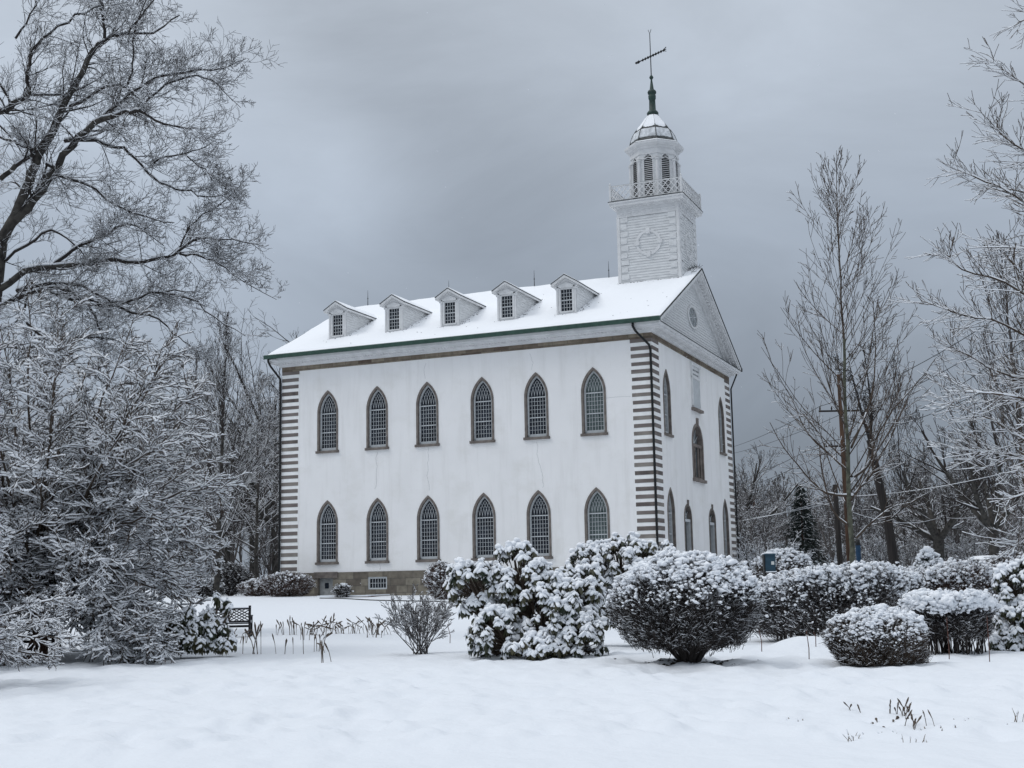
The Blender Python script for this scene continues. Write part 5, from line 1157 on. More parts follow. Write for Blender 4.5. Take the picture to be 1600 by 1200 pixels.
# --- trees beside and behind the church at left
vc = Cfg(n=(6, 6, 5, 3), kids=(6, 8, 4, 0), ratio=(0.6, 0.5, 0.5), ang=(0.5, 0.5, 0.6), wig=(0.06, 0.10, 0.16, 0.2), up=(0.05, 0.09, 0.08, 0.05), rmin=0.011, rr=0.5, start=0.15, shape=0.5)
rc = Cfg(n=(7, 6, 5, 3), kids=(8, 7, 5, 0), ratio=(0.55, 0.5, 0.5), ang=(0.65, 0.7, 0.7), wig=(0.11, 0.16, 0.22, 0.25), up=(0.02, 0.04, 0.05, 0.05), rmin=0.011, rr=0.5, start=0.25, shape=0.5)
def place_leader(px, s, top, label, seed, r0, nb, blen, a0, a1, cfg, bark, name='bare_tree', start=0.15, lean=0.0, group=None, snow=SN, twig='bark_twig', **kw):
    b = G(px, s); t = P(px, top, s); R = random.Random(seed); sg = []; leader(sg, b, t[2] - b[2], r0, R, nb, blen, a0, a1, cfg, start=start, lean=(_R[0] * lean, _R[1] * lean), **kw)
    print(name, px, len(sg)); return tree_obj(name, sg, b, M[bark], label, 'tree', group, trunk_r=0.09, snow=snow, k=3, twig=M[twig])
def place_decid(px, s, top, label, seed, r0, cfg, bark, name='bare_tree', nl=5, fork=0.28, spread=0.55, group=None, snow=SN, last=3, twig=None):
    b = G(px, s); t = P(px, top, s); R = random.Random(seed); sg = []; decid(sg, b, (t[2] - b[2]) * 0.93, r0, R, cfg, fork, nl, last, spread)
    print(name, px, len(sg)); return tree_obj(name, sg, b, M[bark], label, 'tree', group, trunk_r=0.09, snow=snow, k=3, twig=twig or M['bark_twig'])
place_leader(338, 82, 500, 'tall upright bare tree with many vertical leaders left of the church', 61, 0.20, 62, 7.5, 0.75, 0.35, vc, 'bark_maple', lean=0.4, snow=SF)
place_leader(300, 86, 560, 'slimmer upright bare tree between the snowy trees and the tallest upright one', 62, 0.15, 42, 6.0, 0.7, 0.35, vc, 'bark_maple', snow=SF, twig='bark_far')
place_leader(400, 92, 590, 'bare tree with rising side branches just left of the church corner', 63, 0.17, 52, 7.5, 1.0, 0.5, rc, 'bark_maple', snow=SF, twig='bark_far')
place_decid(470, 112, 497, 'round-crowned bare tree showing over the low end of the church roof', 64, 0.42, rc, 'bark_maple', nl=7, spread=0.75)
place_decid(395, 104, 560, 'broad bare tree in the gap left of the church', 65, 0.28, rc, 'bark_maple', nl=6, spread=0.8, snow=SF, twig=M['bark_far'])
place_decid(430, 100, 545, 'wide dark-limbed tree whose crown nearly touches the left eaves of the church', 67, 0.3, rc, 'bark_maple', nl=8, spread=0.85)
place_decid(350, 106, 575, 'rounded bare tree filling the gap behind the tall upright tree', 68, 0.28, rc, 'bark_maple', nl=8, spread=0.9)
place_decid(255, 96, 640, 'shorter bare tree in the gap behind the ornamental trees', 66, 0.2, rc, 'bark_maple', nl=6, spread=0.8, snow=SF, twig=M['bark_far'])

# --- slender tall tree on the right
R = random.Random(71); sg = []; ST = 51.0; b9 = G(1335, ST); top9 = P(1306, 252, ST)
tc_ = Cfg(n=(6, 9, 6, 4), kids=(6, 7, 3, 0), ratio=(0.6, 0.42, 0.42), ang=(0.5, 0.5, 0.7), wig=(0.06, 0.07, 0.10, 0.15), kden=3.2, up=(0.05, 0.075, 0.05, 0.04), rmin=0.009, rr=0.5, start=0.15, shape=0.4)
hh9 = top9[2] - b9[2]; ln9 = top9 - b9
leader(sg, b9, hh9, 0.125, R, 66, 6.3, 1.05, 0.42, tc_, start=0.20, lean=(ln9[0], ln9[1]), tip=0.012, wob=0.035, pw=0.62, rmul=0.36)
for (x0, y0, pts) in ((1333, 775, [(1290, 772, 0), (1255, 740, 0), (1225, 700, -1), (1203, 660, -1)]), (1335, 772, [(1362, 745, 0), (1372, 720, 0), (1400, 665, 1), (1430, 600, 1)]),
                      (1332, 745, [(1300, 712, 1), (1262, 680, 1), (1235, 620, 1)]), (1335, 745, [(1362, 722, -1), (1366, 690, -1), (1395, 640, -1), (1440, 590, -1), (1462, 560, -1)]),
                      (1330, 700, [(1365, 620, 2), (1368, 540, 2), (1365, 470, 2)]), (1338, 840, [(1362, 815, -1), (1400, 790, -1), (1432, 782, -1)]), (1333, 830, [(1300, 800, 0), (1285, 740, 0), (1280, 690, 0)])):
    limb(sg, [P(x0, y0, ST)] + [P(a, b, ST + c) for a, b, c in pts], 0.055, 0.014, tc_, R, 16, 1.7, klr=0.5, last=3, lv0=2, start=0.15, wob=0.03)
print('tall', len(sg)); tree_obj('slender_tree', sg, b9, M['bark_green'], 'tall slender bare tree with a grey-green trunk standing alone on the right', 'tree', trunk_r=0.055, snow=dict(prob=0.7, wmin=0.011, wmul=0.9, slope=0.75), k=3, twig=M['bark_brown'])
# --- leaning dark trunk behind it
sg = []; R = random.Random(72); S7 = 60; pts = [G(1404, S7), P(1388, 815, S7), P(1372, 750, S7), P(1360, 690, S7), P(1352, 640, S7)]
limb(sg, pts[:4], 0.24, 0.17, rc, R, 0, 1); limb(sg, [pts[3], P(1345, 640, S7), P(1335, 600, S7), P(1325, 560, S7)], .09, .02, rc, R, 16, 1.6, lv0=1, last=3); limb(sg, [pts[3], P(1362, 640, S7), P(1356, 590, S7), P(1350, 548, S7)], .08, .02, rc, R, 16, 1.5, lv0=1, last=3)
limb(sg, [pts[1], P(1415, 790, S7), P(1450, 770, S7)], .05, .02, rc, R, 8, 1.4, lv0=2)
tree_obj('leaning_tree', sg, G(1402, S7), M['pole_dark'], 'dark leaning trunk with a broken top behind the slender tree', 'tree', trunk_r=0.07, snow=SN, k=3)
# --- the tree that reaches in from the right edge
R = random.Random(73); sg = []; SR = 33.0; b10 = G(1745, SR)
ec = Cfg(n=(6, 7, 5, 4), kids=(6, 7, 4, 0), ratio=(0.6, 0.5, 0.5), ang=(0.5, 0.6, 0.6), wig=(0.06, 0.10, 0.16, 0.2), up=(0.03, 0.03, 0.04, 0.04), rmin=0.0075, rr=0.5, start=0.1, shape=0.4, flat=0.3)
limb(sg, [b10, P(1735, 700, SR), P(1725, 400, SR), P(1715, 60, SR), P(1705, -180, SR)], 0.24, 0.07, ec, R, 0, 1)
for (y0, pts, kd) in ((60, [(1660, 20, 0), (1620, 25, 0), (1590, 35, 0)], 10), (250, [(1660, 190, 0), (1600, 130, 1), (1548, 95, 1)], 20), (360, [(1650, 270, -1), (1580, 225, -1), (1530, 172, -1)], 22),
                      (430, [(1650, 360, 1), (1580, 300, 1), (1520, 275, 1), (1480, 258, 1)], 26), (400, [(1660, 400, 0), (1600, 388, 0), (1515, 388, 0)], 16), (560, [(1660, 500, -1), (1570, 440, -1), (1500, 420, -1), (1475, 395, -1)], 26),
                      (640, [(1650, 560, 0), (1570, 505, 0), (1500, 490, 0), (1440, 470, 0)], 30), (640, [(1650, 600, 1), (1580, 590, 1), (1520, 560, 1), (1478, 540, 1)], 24), (730, [(1660, 650, -1), (1590, 620, -1), (1530, 612, -1), (1470, 612, -1)], 26),
                      (800, [(1660, 700, 0), (1600, 690, 0), (1550, 655, 0), (1480, 630, 0)], 24), (760, [(1650, 730, 1), (1590, 712, 1), (1540, 706, 1), (1500, 700, 1)], 22), (860, [(1660, 780, -1), (1600, 770, -1), (1560, 790, -1)], 14), (860, [(1670, 840, 0), (1610, 835, 0), (1570, 858, 0)], 10),
                      (500, [(1660, 470, 2), (1600, 440, 2), (1560, 380, 2)], 20), (300, [(1660, 320, 2), (1600, 300, 2), (1545, 290, 2)], 16)):
    limb(sg, [P(1730, y0, SR)] + [P(a, b, SR + c) for a, b, c in pts], 0.05, 0.010, ec, R, int(kd * 1.7), 1.6, klr=0.45, last=3, lv0=2, start=0.12, wob=0.03)
print('edge', len(sg)); tree_obj('snowy_tree', sg, b10, M['bark_brown'], 'snow-lined branches of a near tree reaching in from the right edge', 'tree', trunk_r=0.06, snow=dict(prob=0.9, wmin=0.013, wmul=1.1, slope=0.8), k=3, twig=M['bark_brown'])
place_leader(1622, 62, 380, 'dense bare tree behind the near snowy branches at the right edge', 74, 0.22, 44, 8.0, 0.9, 0.4, vc, 'bark_brown', lean=-0.5, twig='bark_far', snow=SF)
place_decid(1560, 72, 600, 'forked dark-limbed tree left of the right edge', 75, 0.3, rc, 'bark_maple', nl=6, spread=0.8)
place_leader(1418, 100, 560, 'thin pale tree with several upright stems beyond the leaning trunk', 76, 0.09, 30, 6.0, 0.5, 0.3, vc, 'bark_brown')
place_decid(1467, 88, 700, 'stout-trunked bare tree under the lowest wires', 77, 0.42, rc, 'bark_maple', nl=6, spread=0.9, fork=0.33)
place_decid(1212, 92, 826, 'low whitish tree left of the spruce, beyond the teal box', 78, 0.14, rc, 'bark_brown', nl=7, spread=1.0, fork=0.12, snow=dict(prob=0.9, wmin=0.03, wmul=1.1))
place_decid(1190, 84, 830, 'low snow-covered thicket tree beside the far corner of the church', 79, 0.14, rc, 'bark_brown', nl=8, spread=1.1, fork=0.08, snow=dict(prob=0.95, wmin=0.035, wmul=1.1))
place_decid(1165, 118, 690, 'bare tree partly hidden by the far corner of the church', 80, 0.3, rc, 'bark_maple', nl=6, spread=0.8)
# --- spruce
R = random.Random(81); sp = G(1258, 118); tp = P(1258, 758, 118); hs = tp[2] - sp[2]; sg = []
sg.append((*sp, sp[0], sp[1], sp[2] + hs * 0.98, 0.16, 0.03, 0)); nd_ = []
for k in range(230):
    f = 0.12 + 0.88 * (k / 230); az = k * 2.4 + R.uniform(-.4, .4); L = hs * 0.27 * (1 - f) ** 0.8 * R.uniform(0.75, 1.15) + 0.12; p = (sp[0], sp[1], sp[2] + hs * f)
    dz = -0.32 + 0.5 * f; e_ = (p[0] + L * cos(az), p[1] + L * sin(az), p[2] + L * dz); nd_.append((*p, *e_, 0.03, 0.012, 1))
    for q_ in range(int(6 + L * 7)):
        u = R.uniform(0.15, 1.0); c_ = tuple(p[i] + (e_[i] - p[i]) * u for i in range(3)); a2 = az + R.choice((-1, 1)) * R.uniform(0.4, 1.2); l2 = R.uniform(0.2, 0.5) * (1.2 - 0.5 * u)
        nd_.append((*c_, c_[0] + l2 * cos(a2), c_[1] + l2 * sin(a2), c_[2] - l2 * R.uniform(0.2, 0.9), 0.045, 0.015, 1))
root = empty('spruce_tree', tuple(sp)); tag(root, 'dark conical spruce standing far behind the hedges, between church and poles', 'tree')
for nm, arr, mt, kk in (('trunk', sg, M['bark_red'], 8), ('needles', nd_, M['leaf_dark'], 3)):
    A = np.array(arr, dtype=float); A[:, :3] -= sp; A[:, 3:6] -= sp; add_tubes(nm, A, [mt], root, kk)
A = np.array(nd_, dtype=float); A[:, :3] -= sp; A[:, 3:6] -= sp; A = A[nr.random(len(A)) < 0.16]; add_tubes('snow', snow_segs(A, prob=0.7, wmin=0.03, wmul=0.8, slope=0.95), [M['snow_fine']], root, 3)

# --- far woods: one mass of bare crowns on both sides
def wood_variant(seed, h):
    R = random.Random(seed); sg = []
    if seed % 2: decid(sg, (0, 0, 0), h, 0.2, R, Cfg(n=(6, 5, 4, 3), kids=(7, 6, 4, 0), ratio=(0.55, 0.5, 0.5), ang=(0.6, 0.65, 0.7), wig=(0.1, 0.15, 0.2, 0.25), up=(0.03, 0.05, 0.05, 0.05), rmin=0.017, start=0.2), 0.25, 5, 3, 0.6)
    else: leader(sg, (0, 0, 0), h, 0.17, R, 30, h * 0.36, 0.9, 0.45, Cfg(n=(6, 5, 4, 3), kids=(6, 7, 4, 0), ratio=(0.6, 0.5, 0.5), ang=(0.5, 0.55, 0.6), wig=(0.06, 0.12, 0.2, 0.2), up=(0.05, 0.06, 0.06, 0.05), rmin=0.017, start=0.15))
    return np.array(sg, dtype=float)
WV = [wood_variant(900 + i, 10.0) for i in range(6)]; print('wood variant', [len(v) for v in WV])
def woods(name, label, spots, seed, bark):
    R = random.Random(seed); allS = []; allN = []; ctr = None
    for (px, s, top) in spots:
        b = G(px, s); t = P(px, top, s); k = max(0.3, (t[2] - b[2]) / 10.0); v = WV[R.randrange(len(WV))].copy(); a = R.uniform(0, 2 * pi); c_, s_ = cos(a), sin(a)
        for o in (0, 3):
            x = v[:, o] * c_ - v[:, o + 1] * s_; y = v[:, o] * s_ + v[:, o + 1] * c_; v[:, o] = x * k + b[0]; v[:, o + 1] = y * k + b[1]; v[:, o + 2] = v[:, o + 2] * k + b[2]
        v[:, 6:8] *= min(1.2, k); v[:, 6:8] = np.maximum(v[:, 6:8], 0.013 * s / 100); allS.append(v)
    S = np.concatenate(allS); n_ = snow_segs(S, prob=0.62, wmin=0.024, wmul=0.9, slope=0.85)
    V1, F1 = tubes_np(S, 3); V2, F2 = tubes_np(n_, 3)
    o = mesh_np(name, np.concatenate([V1, V2]), [np.concatenate([F1, F2 + len(V1)])], [bark, M['snow_fine']], None, True, np.concatenate([np.zeros(len(F1)), np.ones(len(F2))]))
    print(name, len(S)); return tag(o, label, 'woods', None, 'stuff')
R = random.Random(5)
sp_ = [(R.uniform(1140, 1660), R.uniform(125, 165), R.uniform(735, 800)) for _ in range(62)] + [(R.uniform(1400, 1640), R.uniform(95, 120), R.uniform(700, 780)) for _ in range(12)] + [(R.uniform(1150, 1200), R.uniform(100, 120), R.uniform(770, 820)) for _ in range(8)]
sp_ += [(1150 + i * 11 + R.uniform(-5, 5), R.uniform(84, 104), R.uniform(838, 868)) for i in range(46) if not 1215 < 1150 + i * 11 < 1310]
woods('distant_woods', 'distant bare snowy woods along the horizon on the right', sp_, 1, M['bark_far'])
sp_ = [(R.uniform(-60, 520), R.uniform(115, 160), R.uniform(650, 760)) for _ in range(52)] + [(R.uniform(200, 430), R.uniform(95, 115), R.uniform(740, 860)) for _ in range(16)]
woods('distant_woods', 'distant bare snowy woods left of the church', sp_, 2, M['bark_far'])
# --- low scrub round the church and along the lawn edge
def scrub(px, s, top, w_px, label, seed, n, bark='bark_rust', snow_n=900, blob=0.05, name='shrub', z0=0.1, cat='shrub', low=-0.1, prof='dome', twr=0.011, depth=0.7, grp=None):
    b = G(px, s); h = P(px, top, s)[2] - b[2]; rx = w_px / 2 * mpx(s)
    return twig_bush(name, b, rx, rx * depth, max(0.3, h), label, cat, grp, n=n, seed=seed, snow_n=snow_n, blob=blob, z0=z0, prof=prof, yaw=VY, snow_low=low, inner=0.7, twr=twr, tl=(0.2, 0.55), bark=M[bark], stems=26)
scrub(448, 76, 896, 80, 'reddish snowy shrub against the left corner of the church', 91, 2600)
scrub(402, 80, 908, 56, 'low reddish shrub left of the one at the church corner', 92, 1600)
scrub(690, 66, 880, 46, 'reddish rounded shrub against the church wall by the broad rhododendron', 93, 1700)
scrub(534, 73, 914, 24, 'small dark shrub beside the cellar door', 94, 700, bark='bark_twig', snow_n=120)
scrub(320, 84, 905, 60, 'low snowy shrub beneath the tall upright tree', 95, 1400, bark='bark_twig', snow_n=900)
scrub(280, 80, 880, 70, 'dark bushy thicket behind the bench rhododendron', 96, 2200, bark='bark_twig', snow_n=500)
scrub(360, 88, 880, 70, 'dark thicket under the bare trees by the lawn edge', 97, 2000, bark='bark_twig', snow_n=500)
scrub(1225, 70, 862, 90, 'large mounded snowy shrub behind the teal box', 98, 3600, bark='bark_brown', snow_n=4200, blob=0.07, low=0.0)
scrub(1590, 46, 865, 110, 'fine grey twiggy shrub in front of the snowed-in car', 99, 4200, bark='bark_brown', snow_n=1800, blob=0.035, twr=0.008)
scrub(1455, 52, 862, 40, 'small snow-topped evergreen beyond the long hedge', 100, 900, bark='leaf_dark', snow_n=900, blob=0.06, low=0.3)
scrub(1535, 52, 880, 90, 'dark evergreen bush under the snowed-in car', 101, 2400, bark='leaf_dark', snow_n=900, blob=0.045, low=0.3)
# --- loose vase-shaped shrub on the lawn
b, s, rx, hh = frame_shrub(658, 1022, 948, 606, 712)
R = random.Random(31); sg = []; bc = Cfg(n=(5, 5, 4, 3), kids=(5, 4, 3, 0), ratio=(0.6, 0.55, 0.5), ang=(0.45, 0.5, 0.6), wig=(0.1, 0.14, 0.2, 0.2), up=(0.03, 0.05, 0.05, 0.05), rmin=0.0045, rr=0.6, start=0.3, shape=0.4)
for i in range(30):
    az = R.uniform(0, 2 * pi); an = R.uniform(0.1, 0.85); p = b + np.array([R.uniform(-.14, .14), R.uniform(-.1, .1), 0]); grow(sg, tuple(p), (sin(an) * cos(az), sin(an) * sin(az), cos(an)), hh * R.uniform(0.8, 1.1), R.uniform(.008, .016), 0, bc, R, 3)
S = np.array(sg); S[:, :3] -= b; S[:, 3:6] -= b; S[:, 2] = np.maximum(S[:, 2], 0.0); root = empty('bare_shrub', tuple(b)); tag(root, 'loose vase-shaped bare shrub standing on the lawn left of the broad rhododendron', 'shrub')
add_tubes('stems', S, [M['bark_far']], root, 4); add_tubes('snow', snow_segs(S, prob=0.8, wmin=0.008, wmul=1.0, slope=0.93), [M['snow_fine']], root, 3)

# ================================================================== DRY PERENNIALS AND GRASS TUFTS
def stalks(px, py, n, h, spread, label, seed, name='dry_plant', lean=0.35, thick=0.010, head=True, mt='dry', arch=0.0, cat='plant', group='dry stalks in the flower bed'):
    b, s = at_base(px, py); R = random.Random(seed); t = MB(); sn = MB()
    for i in range(n):
        x, y = R.gauss(0, spread), R.gauss(0, spread * 0.6); z = float(gz(b[0] + x, b[1] + y)) - b[2] - 0.03; dx, dy = R.uniform(-lean, lean), R.uniform(-lean, lean); hh_ = h * R.uniform(0.5, 1.1)
        pts = [(x, y, z), (x + dx * hh_ * .4, y + dy * hh_ * .4, z + hh_ * .6), (x + dx * hh_ * (1.0 + arch), y + dy * hh_ * (1 + arch), z + hh_ * (1 - arch * 0.9))]
        th = thick * R.uniform(.7, 1.3)
        t.tube(pts, [th * .7, th * .7, th * (1.9 if head else 0.3)], 4)
        if head: e_ = pts[2]; d_ = (pts[2][0] - pts[1][0], pts[2][1] - pts[1][1], pts[2][2] - pts[1][2]); t.tube([e_, (e_[0] + d_[0] * .35, e_[1] + d_[1] * .35, e_[2] + d_[2] * .35)], [th * 1.9, th * .6], 5)
        if R.random() < 0.5: sn.tube([(pts[1][0] - .006, pts[1][1], pts[1][2] + .01), (pts[2][0] - .006, pts[2][1], pts[2][2] + .012)], th * 0.8, 4)
    root = empty(name, tuple(b)); tag(root, label, cat, group); t.build('stalks', M[mt], root)
    if sn.v: sn.build('snow', M['snow_fine'], root)
    return root
BED = [(402, 1022, 6, .62, 'tall dry spikes nearest the bench'), (436, 992, 3, .42, 'thin pair of dry stalks behind, left part of the flower bed'), (456, 992, 6, .45, 'splayed dry stalks at the back left of the flower bed'),
       (458, 1022, 3, .55, 'leaning forked dry leaves at the front left of the flower bed'), (488, 992, 12, .45, 'dark drooping clump at the back of the flower bed, left of its middle'), (478, 1000, 2, .55, 'single upright dry stalk left of the drooping clump'),
       (497, 1018, 5, .5, 'curved dry stalks at the front middle of the flower bed'), (515, 985, 7, .50, 'upright dark seed heads in the middle of the flower bed'), (528, 990, 9, .42, 'thick dark clump right of the upright seed heads'),
       (549, 990, 12, .52, 'tallest fanned dry clump in the flower bed'), (572, 985, 3, .45, 'thin leaning stalks right of the tallest fanned clump'), (586, 996, 5, .35, 'short dry stalks in front of the right end of the flower bed'),
       (596, 992, 11, .45, 'row of straight dry stems beside the loose vase-shaped shrub'), (512, 1035, 3, .4, 'lone thin stalks closest to the open snow'), (375, 1005, 6, .5, 'arching dry stalks under the bench end')]
for i, (px, py, n_, h_, lb) in enumerate(BED):
    stalks(px, py, int(n_ * 1.3) + 1, h_ * 1.1, 0.14 if n_ < 8 else 0.19, lb, 200 + i, arch=0.25 if 'droop' in lb or 'arch' in lb or 'curv' in lb or 'clump' in lb else 0.0, thick=0.012, lean=0.7 if n_ > 6 else 0.35)
TUF = [(1338, 1112, 4, .12, 'short dark stubs poking from the snow, left of the dark seed-head clump'), (1405, 1118, 14, .20, 'dark dry clump with seed heads in the foreground snow'), (1396, 1128, 8, .07, 'flat dark leaves just below the dark seed-head clump'),
       (1433, 1130, 8, .16, 'pale reddish grass blades right of the dark seed-head clump'), (1332, 1156, 8, .11, 'thin grass blades nearest the lower right foreground'), (1436, 1160, 7, .10, 'small fan of pale blades nearest the bottom of the photo'),
       (1455, 1140, 8, .05, 'sparse leaf tips to the right of the pale reddish blades'), (1594, 1128, 6, .2, 'pale grass blades at the right edge in the foreground'), (1375, 1150, 7, .04, 'scattered leaf scraps between the two nearest tufts'),
       (1524, 1124, 5, .05, 'tiny dry tips midway to the right edge'), (1245, 1125, 4, .05, 'tiny leaf tips left of the foreground tufts')]
for i, (px, py, n_, h_, lb) in enumerate(TUF):
    dark = 'dark' in lb; stalks(px, py, n_, h_, 0.07 if h_ > .08 else 0.13, lb, 300 + i, name='grass_tuft', lean=0.6, thick=0.005 if h_ > .08 else 0.009, head=dark, mt='dry' if dark else 'straw', group='dry tufts in the foreground snow', cat='tuft')
for i, (px, py, top, lb) in enumerate(((1190, 1018, 985, 'thin stake leaning in the snow right of the largest round bush'), (1264, 1030, 985, 'tallest thin stake beside the snow mound'), (1275, 1018, 987, 'thin stake just behind the snow mound'),
                                   (1483, 1030, 965, 'reddish stake in front of the flat-topped bush'), (1546, 1034, 962, 'thin stake at the right end of the flat-topped bush'), (703, 1005, 975, 'thin stake beside the vase-shaped bare shrub'))):
    b, s = at_base(px, py); q = P(px - 4, top, s); t = MB(); t.tube([(0, 0, -0.1), (0.01, 0, 0.2), tuple(q - b)], [0.009, 0.009, 0.007], 6); t.tube([tuple((q - b) * 0.9), tuple((q - b) * 0.93)], 0.012, 6)
    tag(t.build('marker_stake', M['stake'], loc=tuple(b)), lb, 'stake', 'stakes in the snow')

# ================================================================== BENCH
def bench(px, s, label, yaw_off=0.0, wd=1.5):
    b = G(px, s); root = empty('garden_bench', tuple(b), YAW + yaw_off); tag(root, label, 'bench')
    hw = wd / 2; t = MB(); z0, z1 = 0.45, 0.88
    for x in (-hw, hw): t.box((x - 0.035, -0.03, -0.1), (x + 0.035, 0.03, z1 + 0.07))
    t.box((-hw, -0.028, z1 - 0.05), (hw, 0.028, z1)); t.box((-hw, -0.025, z0), (hw, 0.025, z0 + 0.045)); t.box((-hw, -0.022, 0.30), (hw, 0.022, 0.37)); t.build('back_frame', M['bench'], root)
    t = MB(); npn = 2
    for i in range(npn):
        a, c = -hw + wd * i / npn, -hw + wd * (i + 1) / npn; za, zb = z0 + 0.04, z1 - 0.05; am, zm = (a + c) / 2, (za + zb) / 2
        t.bar((a, 0, za), (c, 0, zb), 0.03); t.bar((c, 0, za), (a, 0, zb), 0.028); t.box((c - 0.02, -0.018, za), (c + 0.02, 0.018, zb))
        for k in (0.25, 0.5): t.bar((a, 0, za + (zb - za) * k), (a + (c - a) * (1 - k), 0, zb), 0.026); t.bar((c, 0, za + (zb - za) * k), (c - (c - a) * (1 - k), 0, zb), 0.027); t.bar((a + (c - a) * k, 0, za), (c, 0, zb - (zb - za) * k), 0.025); t.bar((c - (c - a) * k, 0, za), (a, 0, zb - (zb - za) * k), 0.024)
    t.build('lattice_back', M['bench'], root)
    t = MB()
    for k in range(6): t.box((-hw, 0.05 + k * 0.085, 0.40), (hw, 0.115 + k * 0.085, 0.425))
    t.build('seat', M['bench'], root)
    t = MB(); t.box((-hw, 0.05, 0.427), (hw, 0.55, 0.50)); t.box((-hw - 0.03, -0.03, z1 + 0.001), (hw + 0.03, 0.03, z1 + 0.02)); t.build('snow', M['snow'], root)
    for x in (-hw, hw):
        t = MB(); t.box((x - 0.03, 0.52, -0.1), (x + 0.03, 0.58, 0.62)); t.build('leg', M['bench'], root)
        t = MB(); t.box((x - 0.035, 0.03, 0.62), (x + 0.035, 0.62, 0.655)); t.build('armrest', M['bench'], root)
    return root
bench(357, 39.0, 'black lattice-backed garden bench half hidden by the small rhododendron', 0.10, 1.25)
bench(35, 32.0, 'dark bench glimpsed under the low spreading ornamental tree', 0.0, 1.5)

# ================================================================== TEAL BOX, BLUE BIN, CAR
b = G(1207, 47); top = P(1207, 866, 47); Z = top[2] - b[2]; k_ = mpx(47)
t = MB(); t.box((-0.19, -0.12, Z - 26 * k_), (0.19, 0.16, Z - 1 * k_)); t.box((-0.21, -0.15, Z - 1 * k_), (0.21, 0.18, Z + 0.01)); t.box((-0.16, -0.135, Z - 24 * k_), (0.16, -0.121, Z - 4 * k_))
root = empty('notice_box', tuple(b), YAW); tag(root, 'teal notice box on a dark post with snow on top, right of the church', 'box'); t.build('box', M['teal'], root)
t = MB(); t.box((-0.24, -0.14, -0.2), (-0.17 - 0.022, 0.14, Z - 0.01)); t.box((-0.10, -0.05, -0.2), (0.0, 0.05, Z - 26 * k_)); t.build('post', M['black'], root)
t = MB(); t.box((0.03, -0.142, Z - 16 * k_), (0.14, -0.136, Z - 11 * k_)); t.build('placard', M['white_sign'], root)
t = MB(); V, F = blobs(np.array([[0.0, 0.01, Z + 0.035]]), np.array([0.22]), np.array([0.16]), np.array([0.055]), 2, 0.05, np.array([0.0])); mesh_np('snow', V, [F], [M['snow']], root, True)
t = MB(); t.box((-0.17, -0.22, Z - 27.5 * k_), (0.20, -0.12, Z - 26 * k_)); t.build('ledge', M['snow'], root)
b = G(1346, 56); Z = P(1346, 842, 56)[2] - b[2]; root = empty('blue_bin', tuple(b), YAW); tag(root, 'small blue bin with a domed lid beside the slender tree trunk', 'bin')
t = MB(); t.lathe([(0.09, -0.1), (0.10, 0.1), (0.115, Z - 0.30), (0.12, Z - 0.27)], (0, 0), 12); t.build('body', M['blue'], root, smooth=False); t = MB(); t.lathe([(0.125, Z - 0.28), (0.11, Z - 0.16), (0.08, Z - 0.05), (0.02, Z)], (0, 0), 12); t.build('lid', M['black'], root, smooth=True)
def car(px, s, label):
    b = G(px, s); roofz_ = P(px, 874, s)[2] - b[2]; root = empty('parked_car', tuple(b), YAW + 0.05); tag(root, label, 'car'); z = roofz_ ; L = 2.3
    pr = [(-L, 0.35), (-L, 0.85), (-L + 0.15, 1.0), (-1.25, 1.12), (L - 0.1, 1.12), (L, 0.95), (L, 0.35)]
    t = MB(); t.prism(pr, 1, -0.88, 0.88); t.box((-1.9, -0.80, 0.25), (1.9, 0.80, 0.36)); t.build('body', M['car'], root)
    t = MB(); t.prism([(-1.2, 1.12), (-0.62, z - 0.06), (L - 0.35, z - 0.06), (L - 0.1, 1.12)], 1, -0.80, 0.80); t.build('windows', M['glass'], root)
    t = MB(); t.prism([(-0.70, z - 0.06), (-0.5, z), (L - 0.5, z), (L - 0.30, z - 0.06)], 1, -0.78, 0.78)
    for x in (-0.05, 0.9, 1.7): t.box((x - 0.04, -0.81, 1.12), (x + 0.04, 0.81, z - 0.05))
    t.build('roof', M['car'], root)
    for x in (-1.45, 1.45):
        for y in (-0.80, 0.80):
            t = MB(); n_ = 18; ring = [(x + 0.33 * cos(2 * pi * i / n_), 0.33 + 0.33 * sin(2 * pi * i / n_)) for i in range(n_)]; t.prism(ring, 1, y - 0.1, y + 0.1); wh = t.build('wheel', M['tyre'], root)
            t = MB(); t.prism([(x + 0.19 * cos(2 * pi * i / n_), 0.33 + 0.19 * sin(2 * pi * i / n_)) for i in range(n_)], 1, y - 0.11, y + 0.11); t.build('rim', M['car'], wh)
    for y in (-0.6, 0.6): t = MB(); t.box((-L - 0.03, y - 0.16, 0.68), (-L + 0.05, y + 0.16, 0.84)); t.build('headlight', M['glass_grey'], root)
    nx, ny = 30, 12; X, Y = np.meshgrid(np.linspace(-0.72, L - 0.3, nx), np.linspace(-0.76, 0.76, ny)); e_ = np.minimum(np.minimum(X + 0.72, L - 0.3 - X) / 0.35, (0.76 - np.abs(Y)) / 0.12); Zz = z + 0.005 + 0.17 * np.clip(e_, 0, 1) ** 0.5 + 0.03 * vnoise(X * 2, Y * 2, 4) * np.clip(e_, 0, 1)
    V = np.stack([X, Y, Zz], -1).reshape(-1, 3); i = (np.arange(ny - 1)[:, None] * nx + np.arange(nx - 1)[None]).ravel(); mesh_np('snow', V, [np.stack([i, i + 1, i + nx + 1, i + nx], 1)], [M['snow_roof']], root, True)
car(1548, 60, 'parked car buried to its roof in snow behind the hedges at right')

